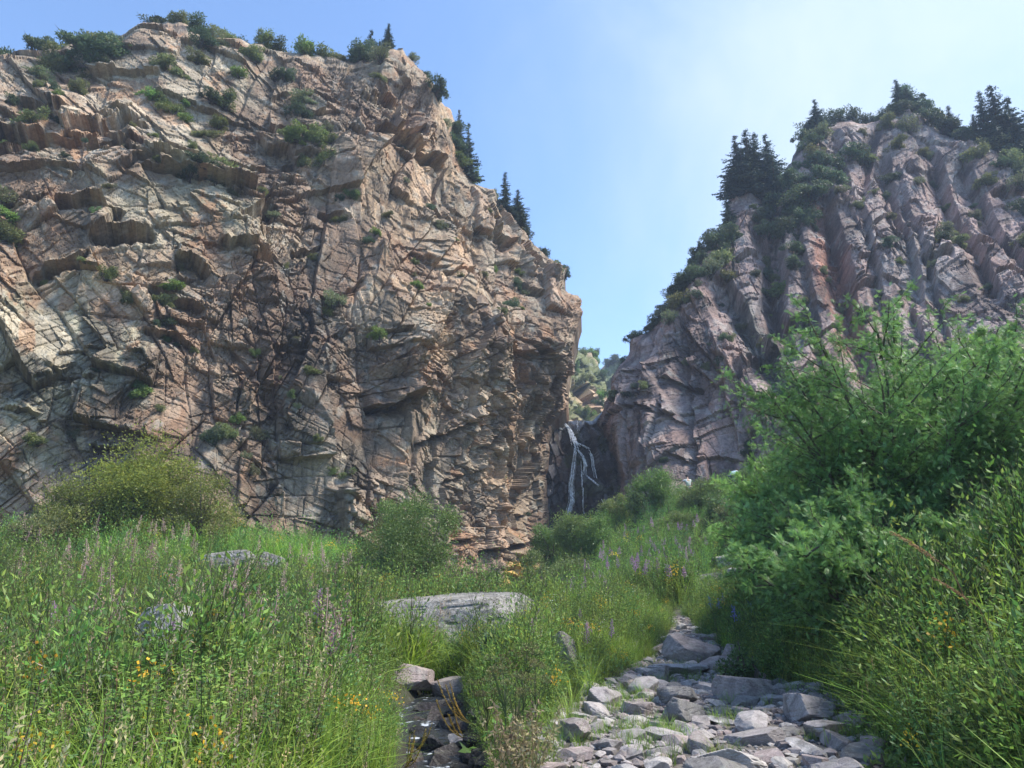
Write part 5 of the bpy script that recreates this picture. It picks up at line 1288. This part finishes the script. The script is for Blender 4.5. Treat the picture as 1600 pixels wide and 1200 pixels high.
def T_mound(seed, h=1.0, R=.42, n=300, L=.075, W=.026, cols=HERB):
    r = np.random.default_rng(seed); g = Geo(); D = unit(r.normal(size=(n, 3))); D[:, 2] = np.abs(D[:, 2]); q = r.uniform(.55, 1.05, n)[:, None] * (1 + .2 * (r.random((n, 1)) < .1))
    P = D * q * np.array([R, R, h]); A = unit(D + r.normal(size=(n, 3)) * .6 + np.array([0, 0, .1])); V, F = leaf_quads(P, A, unit(np.array([0, 0, 1.]) + r.normal(size=(n, 3)) * .5), L * r.uniform(.6, 1.3, n), W * r.uniform(.7, 1.3, n)); g.add(V, F, np.repeat(pal(cols, n, r, .15), 4, 0))
    for i in range(5): g.tube([(0, 0, -.05), (r.normal() * .1, r.normal() * .1, h * .5), (r.normal() * R * .4, r.normal() * R * .4, h * 1.05)], [.006, .005, .002], (.12, .15, .06), 3)
    return g.arrays()
TMD = [T_mound(210 + i, .8 + .2 * i, .36 + .07 * i, cols=HERB if i % 2 else HERBD + HERB[:1]) for i in range(4)] + [T_mound(215, 1.0, .4, 200, .07, .03, [(.27, .33, .07), (.20, .28, .06)])]
TMN = [T_mound(220 + i, .9, .34, 240, .12, .016, HERB + GR[:1]) for i in range(2)]
TFD = [T_herb(90 + i, 1.15, 46, .075, .010, [(.40, .28, .22), (.46, .33, .26), (.30, .27, .17)], flop=-.3, stemc=(.2, .12, .09)) for i in range(3)]    # faded willowherb
TWH = [T_speck(100 + i, .8, 20, (.75, .75, .72)) for i in range(2)]
TYE = [T_speck(105 + i, .95, 40, (.75, .50, .04), .035) for i in range(2)]

def scatter(name, label, cat_col, plan, N_, yr, seed, mat):
    """plan(x, y, noise values) -> index of the template (-1 for none) and scale"""
    r = np.random.default_rng(seed); y = yr[0] + (yr[1] - yr[0]) * r.random(N_) ** yr[2]
    hw = .80 * y + 2.2; x = r.uniform(-1, 1, N_) * hw
    idx, sc = plan(x, y, r)
    ok = idx >= 0
    g = Geo(); z = ground_z(x, y)
    for k in range(len(cat_col)):
        m_ = ok & (idx == k)
        if not m_.any(): continue
        T = cat_col[k]; tv = r.integers(0, len(T), N_)
        for j, (TV, TF, TC) in enumerate(T):
            q = np.where(m_ & (tv == j))[0]
            if not len(q): continue
            a = r.uniform(0, 6.28, len(q)); n = len(q); s_ = sc[q] * r.uniform(.75, 1.25, n)
            tilt = r.normal(size=(n, 2)) * .10; Z = unit(np.stack([tilt[:, 0], tilt[:, 1], np.ones(n)], -1)); X = unit(np.cross(np.stack([-np.sin(a), np.cos(a), 0 * a], -1), Z)); Y_ = np.cross(Z, X)
            fr = np.stack([X, Y_, Z], -1); pos = np.stack([x[q], y[q], z[q]], -1)
            V = np.einsum('nij,kj->nki', fr, TV) * s_[:, None, None] + pos[:, None]
            tint = (1 + .38 * fbm(x[q] * .7, y[q] * .7, 900 + k, 3) + r.normal(size=n) * .10)[:, None, None] * (1 + r.normal(size=(n, 1, 3)) * np.array([.10, .04, .06]))
            C = TC[None] * tint
            g.add(V.reshape(-1, 3), (TF[None] + (np.arange(n) * len(TV))[:, None, None]).reshape(-1, 4), C.reshape(-1, 3))
    o = g.build(name, mat); tag(o, label, 'grass', kind='stuff'); return o, g.n

BASE_PLACED = np.array([(a, b_, c_) for a, b_, c_ in PLACED if c_ > .25]); CL = np.array(CLEAR)
def blocked(x, y):
    pmk = path_mask(x, y) > .50
    c, w = interp_lane(STREAM, y); st = (np.abs(x - c) < w * 1.12) & (y < 13.3)
    bl = pmk | st
    for (a, b_, c_) in BASE_PLACED: bl |= (x - a) ** 2 + (y - b_) ** 2 < (c_ * .7) ** 2
    return bl

def front_of_rock(x, y):
    """strip on the near side of the boulders that the photograph shows uncovered"""
    f = np.zeros(x.shape, bool)
    for (a, b_, w) in CL:
        t = y / b_; f |= (np.abs(x - a * t) < w * .46 * t) & (y < b_) & (y > b_ - max(2.2, .22 * b_))
    return f

def plan_left(x, y, r):
    n1 = fbm(x * .45, y * .45, 601, 4); n2 = fbm(x * .6, y * .6, 602, 4); n3 = fbm(x * .35, y * .35, 603, 3); u = r.random(len(x))
    xc, _ = interp_lane(STREAM, y); left = x < xc + .4
    pc, pw = interp_lane(PATH, y); right = x > pc
    idx = np.full(len(x), 0); sc = np.ones(len(x))
    # 0 grass 1 lush 2 short 3 dark grass 4 seed heads 5 herbs 6 dark herbs 7 broad 8 yellow herb 9 faded 10 white 11 yellow flowers
    near = y < 9 + 2.5 * n2
    idx = np.where(left & near, np.where(u < .36 + .9 * n1, 1, np.where(u < .50 + .5 * n1, 0, np.where(u < .66, 5, np.where(u < .74, 8, np.where(u < .80, 6, np.where(u < .91, 4, 9)))))), idx)
    mid = left & (y >= 9) & (y < 34)
    idx = np.where(mid, np.where(n1 > .14, np.where(u < .60, 5, np.where(u < .75, 6, np.where(u < .85, 7, 9))), np.where(n2 > -.05, np.where(u < .3, 0, np.where(u < .78, 1, np.where(u < .9, 8, 4))), np.where(u < .45, 8, np.where(u < .7, 5, np.where(u < .90, 9, 10))))), idx)
    idx = np.where(mid & (y > 18) & (u > .80), np.where(n3 > 0, 9, 4), idx)
    cen = ~left & ~right & (y < 22)
    idx = np.where(cen, np.where(n1 > .0, np.where(u < .5, 5, np.where(u < .7, 7, np.where(u < .85, 6, 0))), np.where(u < .45, 0, np.where(u < .6, 1, np.where(u < .8, 8, np.where(u < .9, 5, 10))))), idx)
    slope = ~left & (y >= 22)
    idx = np.where(slope, np.where(n1 > .1, np.where(u < .6, 5, 6), np.where(u < .35, 8, np.where(u < .55, 0, np.where(u < .8, 5, np.where(u < .88, 9, np.where(u < .94, 10, 3)))))), idx)
    rt = right & (y < 22)
    idx = np.where(rt, np.where(n1 > .1, np.where(u < .35, 6, np.where(u < .55, 7, np.where(u < .65, 3, 5))), np.where(n2 > .05, np.where(u < .6, 5, np.where(u < .85, 8, 0)), np.where(u < .2, 3, np.where(u < .45, 0, np.where(u < .6, 1, np.where(u < .8, 5, np.where(u < .95, 6, 4))))))), idx)
    idx = np.where((u > .985) | ((u > .955) & (n3 > .25) & left), 11, idx)
    u2 = r.random(len(x)); n5 = fbm(x * .8, y * .8, 608, 3)
    mound = (y > np.where(rt, 4.5, 7.0)) & (u2 < np.where(rt, .30, .20) * (1 + 2 * n5)); idx = np.where(mound, np.where(r.random(len(x)) < .75, 12, 13), idx)
    idx = np.where((y > 9) & left & (u2 > .93), 9, idx); idx = np.where((y < 9) & left & (u2 > .90), np.where(u2 > .96, 4, np.where(u2 > .93, 5, 9)), idx)
    # low turf at the edges of the path and along the stones
    edge = (path_mask(x, y) > .05); idx = np.where(edge & (u < .85), 2, idx)
    sc = np.where((x > -7) & (x < 3.5) & (y > 30) & (y < 58), .55, sc)
    dpath = np.abs(x - pc) - pw
    sc = np.where((dpath < 1.3) & (y < 22), np.clip(.45 + .5 * np.clip(dpath, 0, 1.3), .4, 1), sc)
    sc = sc * np.where(y > 20, 1.0, 1) * np.where(~left & ~right, .85, 1)
    xs_, wS_ = interp_lane(STREAM, y); ds = np.abs(x - xs_) - wS_; sc = np.where((ds < .9) & (y < 13), sc * np.clip(.35 + .65 * ds / .9, .3, 1), sc)
    sc = sc * (1.0 + .40 * n3 + .35 * n2)
    fr = front_of_rock(x, y); idx = np.where(fr & (idx != 4), 2, idx)
    idx = np.where(blocked(x, y), -1, idx)
    cut = cliffs_hide(x, y); idx = np.where(cut, -1, idx)
    return idx, sc

def cliffs_hide(x, y):
    """plants stop at the foot of the rock"""
    left_foot = np.interp(x, [-60, -25, -13, -4, 2, 6], [28, 35, 38, 44, 50, 62]); right_foot = np.interp(x, [6, 12, 20, 40], [66, 55, 50, 42])
    return np.where(x < 6, y > left_foot, y > right_foot)

ALLT = [TG, TGL, TGS, TGD, TSD, THB, THD, TBR, TBY, TFD, TWH, TYE, TMD, TMN]
_, n_a = scatter('meadow_grass', 'tall mixed grass and herbs close by on both sides of stream and path', ALLT, plan_left, 9500, (2.6, 10, .75), 701, M_GRASS)
_, n_b = scatter('meadow_grass', 'rough mixed herbs and grass of the middle meadow', ALLT, plan_left, 20000, (10, 24, .8), 702, M_GRASS)
_, n_c = scatter('meadow_grass', 'herbs and grass of the upper meadow and slope below the cliffs', ALLT, plan_left, 22000, (24, 66, .75), 703, M_GRASS)
print('meadow verts', n_a, n_b, n_c)
# turf tufts between the path stones
def plan_turf(x, y, r):
    m_ = path_mask(x, y); n = fbm(x * 1.6, y * 1.6, 640, 3)
    return np.where((m_ > .15) & (n > .15) & ~((y < 7.5) & (n < .22)), 0, -1), np.full(len(x), .75)
scatter('path_grass', 'short grass tufts growing between the path rocks', [TGS], plan_turf, 9000, (4.5, 21, .9), 704, M_GRASS)

# --- individual flowers
def spike(seed, cols, n=60, h=.30, h0=.75, w=.035):
    r = np.random.default_rng(seed); g = Geo(); s = r.random(n); th = r.uniform(0, 6.28, n); rad = w * (1.1 - s)
    P = np.stack([np.cos(th) * rad, np.sin(th) * rad, h0 + h * s], -1); A = unit(np.stack([np.cos(th), np.sin(th), r.uniform(-.3, .6, n)], -1)); V, F = leaf_quads(P, A, r.normal(size=(n, 3)), np.full(n, .030) * (1.2 - .6 * s), np.full(n, .022) * (1.2 - .6 * s))
    g.add(V, F, np.repeat(pal(cols, n, r), 4, 0)); g.tube([(0, 0, h0 - .03), (0, 0, h0 + h * .5), (0, 0, h0 + h)], [w * .22, w * .16, w * .06], cols[0], 5); return g.build('flower_spike', M_GRASS, link=False).data
def mesh_of(name, T):
    return build(name, T[0], [T[1]], M_GRASS, col=T[2], link=False).data
PURP = [(.44, .24, .46), (.50, .32, .50), (.36, .22, .34)]; PINKB = [(.46, .30, .27), (.52, .36, .32), (.38, .26, .20)]; BLUE = [(.18, .20, .60), (.25, .28, .66)]
FIRE = [mesh_of('fireweed', T_herb(120 + i, .80, 34, .09, .016, HERB, stemc=(.16, .10, .07))) for i in range(3)]
PINKB = [(.55, .38, .36), (.60, .44, .40), (.46, .32, .26)]
SPK = {'p': [spike(130 + i, PURP, 60 + 20 * i, .26 + .04 * i) for i in range(3)], 'b': [spike(140 + i, PINKB, 80, .34 + .05 * i, .72, .040) for i in range(3)], 'l': [spike(150 + i, BLUE, 26, .25, .75, .03) for i in range(2)]}
def fireweed(x, y, k, s, label, group, i):
    rr = random.Random(i); o = bpy.data.objects.new('fireweed' if k != 'l' else 'bellflower', FIRE[i % 3]); COL.objects.link(o); o.location = (x, y, gz(x, y)); o.rotation_euler = (rr.uniform(-.2, .2), rr.uniform(-.2, .2), rr.uniform(0, 6.28)); o.scale = (s * rr.uniform(.9, 1.2), s * rr.uniform(.9, 1.2), s * rr.uniform(.65, 1.12))
    tag(o, label, 'flower', group); child('flower_spike', SPK[k][i % len(SPK[k])], o)
r6 = random.Random(606)
def spray(n, urange, vrange, k, s, label, group, i0):
    c = 0
    while c < n:
        u = r6.uniform(*urange); v = r6.uniform(*vrange); P = ground_at(u, v)
        if blocked(np.array([P[0]]), np.array([P[1]]))[0] or front_of_rock(np.array([P[0]]), np.array([P[1]]))[0]: c += .2; continue
        lab2 = label + (', small and far' if P[1] > 30 else ', farther back' if P[1] > 18 else ', at middle distance' if P[1] > 11 else ', close to the viewer')
        fireweed(P[0], P[1], k, s, lab2, group, i0 + int(c)); c += 1
spray(70, (930, 1110), (850, 950), 'p', 1.3, 'purple-flowered willowherb on the slope below the waterfall', 'purple willowherbs on the slope', 1000)
spray(34, (840, 960), (905, 975), 'p', 1.1, 'purple willowherb in the hollow left of the path top', 'purple willowherbs in the hollow', 1100)
spray(110, (20, 560), (845, 1000), 'b', 1.35, 'faded brown-pink willowherb in the upper meadow', 'faded willowherbs of the meadow', 1200)
spray(80, (60, 560), (900, 1150), 'b', 1.3, 'faded willowherb with a pinkish seed spike in the middle meadow', 'faded willowherbs of the middle meadow', 1300)
spray(9, (20, 520), (1000, 1200), 'p', 1.25, 'purple flower standing in the tall grass of the near meadow', 'purple flowers of the near meadow', 1400)
spray(16, (820, 960), (1000, 1060), 'p', .8, 'pink-purple flower in the herbs between stream and path', 'purple flowers by the path', 1450)
spray(12, (1120, 1190), (985, 1040), 'l', .9, 'light blue bellflower beside the top of the path', 'bellflowers at the path top', 1500)
spray(10, (1330, 1560), (1060, 1180), 'l', .75, 'blue bellflower on the grassy bank', 'bellflowers on the bank', 1520)
spray(6, (80, 330), (1120, 1200), 'l', .75, 'pale blue bellflower low in the near grass', 'bellflowers of the near meadow', 1540)

# --- umbellifers and dried plants beside the stream
def umbel(seed, h=.75, heads=9, cols=((.16, .17, .06), (.22, .21, .09))):
    r = np.random.default_rng(seed); st = Geo(); heads_ = []
    st.tube([(0, 0, -.05), (0, 0, h * .5), (.02, 0, h * .8)], [.009, .007, .005], (.10, .13, .05), 5)
    for i in range(heads):
        th = r.uniform(0, 6.28); b0 = np.array([0, 0, h * r.uniform(.35, .8)]); R = r.uniform(.08, .26); c = np.array([np.cos(th) * R, np.sin(th) * R, h * r.uniform(.85, 1.15)])
        st.tube([b0, (b0 + c) / 2 + np.array([0, 0, -.03]), c - np.array([0, 0, .05])], [.005, .004, .003], (.12, .14, .06), 4)
        n = 42; D = unit(r.normal(size=(n, 3))); D[:, 2] = np.abs(D[:, 2]); P = c - np.array([0, 0, .05])
        for d in D[:14]: st.tube([P, P + d * .055], [.0016, .001], (.14, .16, .07), 3)
        V, F = leaf_quads(P + D * .05, D, r.normal(size=(n, 3)), np.full(n, .018), np.full(n, .014)); hd = Geo(); hd.add(V, F, np.repeat(pal(cols, n, r), 4, 0)); heads_.append(hd.build('flower_head', M_GRASS, link=False).data)
    V, F, C = T_broad(seed, .3, 14, .13, .06, HERB, .2); lf = Geo(); lf.add(V, F, C)
    return st.build('stem', M_GRASS, link=False).data, lf.build('leaves', M_GRASS, link=False).data, heads_
UMB = [umbel(i) for i in (161, 162, 163)]
for i, (u, v, s, lab) in enumerate([(760, 1190, .95, 'greenish umbel plant nearest the stream'), (790, 1175, 1.05, 'tall greenish umbel plant with several seed heads beside the stream'), (818, 1165, 1.15, 'tallest umbel plant, standing above the dried brown ones'), (838, 1180, 1., 'umbel plant on the path side of the dried brown ones'), (805, 1200, .9, 'low umbel plant in front of its taller neighbours')]):
    P = ground_at(u, v); o = thing('umbellifer', (P[0], P[1], gz(P[0], P[1])), lab, 'plant', 'umbel plants beside the stream', i * 1.3, s)
    for nme, d in [('stem', UMB[i % 3][0]), ('leaves', UMB[i % 3][1])] + [('flower_head', h_) for h_ in UMB[i % 3][2]]: child(nme, d, o)
def dried(seed):
    r = np.random.default_rng(seed); g = Geo(); s_ = Geo(); n = 130
    for i in range(9):
        th = r.uniform(0, 6.28); top = np.array([np.cos(th) * .22, np.sin(th) * .22, .6 * r.uniform(.7, 1.1)]); s_.tube([(0, 0, -.03), top * .5 + r.normal(size=3) * .02, top], [.005, .004, .002], (.22, .17, .10), 3)
        k = r.uniform(.35, 1, 26); P = top * k[:, None]; A = unit(r.normal(size=(26, 3)) + np.array([0, 0, -.4])); V, F = leaf_quads(P, A, r.normal(size=(26, 3)), r.uniform(.03, .07, 26), r.uniform(.012, .03, 26)); g.add(V, F, np.repeat(pal([(.42, .34, .22), (.34, .26, .15), (.26, .18, .12), (.2, .2, .08)], 26, r), 4, 0))
    return s_.build('stem', M_GRASS, link=False).data, g.build('leaves', M_GRASS, link=False).data
DR = [dried(i) for i in (171, 172)]
for i, (u, v, s, lab) in enumerate([(780, 1215, .9, 'withered brown plant closest to the stream'), (808, 1222, 1., 'withered brown plant in the middle of the dry clump'), (840, 1212, .95, 'withered brown plant nearest the path'), (825, 1240, .85, 'withered plant low in front of the dry clump'), (795, 1250, .8, 'small withered plant at the bottom of the frame')]):
    P = ground_at(u, v); o = thing('withered_plant', (P[0], P[1], gz(P[0], P[1])), lab, 'plant', 'withered plants beside the stream', i * 2., s)
    for nme, d in zip(('stem', 'leaves'), DR[i % 2]): child(nme, d, o)
# yellowing spurge-like spikes leaning over the stream
def yspike(seed):
    r = np.random.default_rng(seed); g = Geo(); st = Geo()
    for i in range(4):
        th = r.uniform(-.6, .6) + (3.14 if i % 2 else 2.4); L = r.uniform(.35, .6); s = np.linspace(0, 1, 7); P = np.stack([np.cos(th) * L * s * .9, np.sin(th) * L * s * .4, .06 + L * (.25 * s + .75 * s ** 3)], -1); st.tube(P, .006 * (1 - .4 * s) + .002, (.30, .22, .05), 5)
        k = r.uniform(.45, 1, 120); j = np.minimum((k * 6).astype(int), 5); Q = P[j] + (P[j + 1] - P[j]) * (k * 6 - j)[:, None]; A = unit(r.normal(size=(120, 3)) + np.array([0, 0, .5])); V, F = leaf_quads(Q, A, r.normal(size=(120, 3)), np.full(120, .022), np.full(120, .009)); g.add(V, F, np.repeat(pal([(.55, .38, .07), (.48, .28, .05), (.40, .36, .08)], 120, r), 4, 0))
    return st.build('stem', M_GRASS, link=False).data, g.build('leaves', M_GRASS, link=False).data
YS = [yspike(181), yspike(182)]
for i, (u, v, s, rz, lab) in enumerate([(742, 1150, .9, 0, 'orange-yellow bent plant leaning over the stream, upper one'), (730, 1170, .8, .5, 'orange-yellow bent plant leaning over the stream, lower one'), (632, 1215, .7, 2.2, 'orange-yellow plant at the grassy side of the stream'), (640, 1190, .6, 2.8, 'small orange-yellow plant rising among the dark stones')]):
    P = ground_at(u, v); o = thing('spurge_plant', (P[0], P[1], gz(P[0], P[1]) + .05), lab, 'plant', None, rz, s)
    for nme, d in zip(('stem', 'leaves'), YS[i % 2]): child(nme, d, o)
# yellowing leafy plants and the reddish dock stalk
YL = mesh_of('yellowing_plant', T_herb(190, .8, 60, .10, .03, [(.50, .36, .04), (.42, .34, .06), (.18, .22, .05)], nst=3)); YL2 = mesh_of('yellowing_plant', T_herb(191, .6, 40, .12, .04, [(.46, .30, .05), (.30, .30, .06), (.16, .22, .05)], nst=2))
for i, (u, v, s, me, lab) in enumerate([(340, 1085, 1., YL, 'yellow-leaved plant beside the upper pale rock in the meadow'), (405, 1110, .8, YL2, 'yellowing plant in grass between two grey rocks'), (20, 1010, .8, YL2, 'yellowish plant at the meadow edge of the frame'), (975, 1010, .6, YL, 'yellow plant in the herbs left of the path top'), (1120, 985, .7, YL2, 'yellow-green plant above the first pale path stones'), (1470, 1100, .6, YL2, 'yellow-leaved plant low on the shaded bank'), (1440, 1130, .5, YL, 'small yellowing plant near the foot of the bank'), (180, 990, .8, YL, 'yellow-flowered plant in the upper meadow'), (1585, 1120, 1.0, YL2, 'yellowish fern-like plant at the edge of the frame on the bank')]):
    P = ground_at(u, v); o = bpy.data.objects.new('yellowing_plant', me); COL.objects.link(o); o.location = (P[0], P[1], gz(P[0], P[1])); o.rotation_euler = (0, 0, i * 1.1); o.scale = (s,) * 3; tag(o, lab, 'plant')
def dock(L=1.2):
    r = np.random.default_rng(201); st = Geo(); g = Geo(); s = np.linspace(0, 1, 9); P = np.stack([-L * .75 * s, 0 * s, .5 + L * (.62 * s - .1 * s ** 2)], -1); P = np.concatenate([[(.15, 0, 0)], P]); st.tube(P, np.linspace(.009, .003, 10), (.30, .17, .10), 5)
    n = 420; k = r.uniform(.35, 1, n) * 9; j = np.minimum(k.astype(int), 8); Q = P[j] + (P[j + 1] - P[j]) * (k - j)[:, None]; D = unit(r.normal(size=(n, 3))); V, F = leaf_quads(Q + D * .02, D, r.normal(size=(n, 3)), np.full(n, .022), np.full(n, .015)); g.add(V, F, np.repeat(pal([(.42, .22, .12), (.34, .18, .12), (.38, .26, .12)], n, r), 4, 0)); return st.build('stem', M_GRASS, link=False).data, g.build('seed_head', M_GRASS, link=False).data
DK = dock()
for i, (u, v, Y, s, lab) in enumerate([(1490, 895, 6.2, .52, 'reddish dock stalk leaning out of the bank across the leafy tree'), (1530, 950, 6.0, .36, 'shorter brownish dock stalk below the reddish one')]):
    P = px(u, v, Y); o = thing('dock_plant', (P[0], P[1], P[2] - .5 * s), lab, 'plant', None, 0, s)
    for nme, d in zip(('stem', 'seed_head'), DK): child(nme, d, o)
#@@NEXT4
# ------------------------------------------------------------------ air
bm = bmesh.new(); bmesh.ops.create_cube(bm, size=1)
me = bpy.data.meshes.new('haze'); bm.to_mesh(me); bm.free()
haze = bpy.data.objects.new('haze', me); COL.objects.link(haze)
haze.scale = (824, 924, 98); haze.location = (0, 200, 31)
m = bpy.data.materials.new('haze_air'); m.use_nodes = True; nt = m.node_tree; nt.nodes.clear()
out = nt.nodes.new('ShaderNodeOutputMaterial'); pv = nt.nodes.new('ShaderNodeVolumePrincipled')
pv.inputs['Color'].default_value = (.62, .76, 1.0, 1); pv.inputs['Density'].default_value = HAZE; pv.inputs['Anisotropy'].default_value = .1
nt.links.new(pv.outputs[0], out.inputs['Volume']); me.materials.append(m)
tag(haze, 'thin bluish haze filling the valley air', 'haze', kind='stuff')
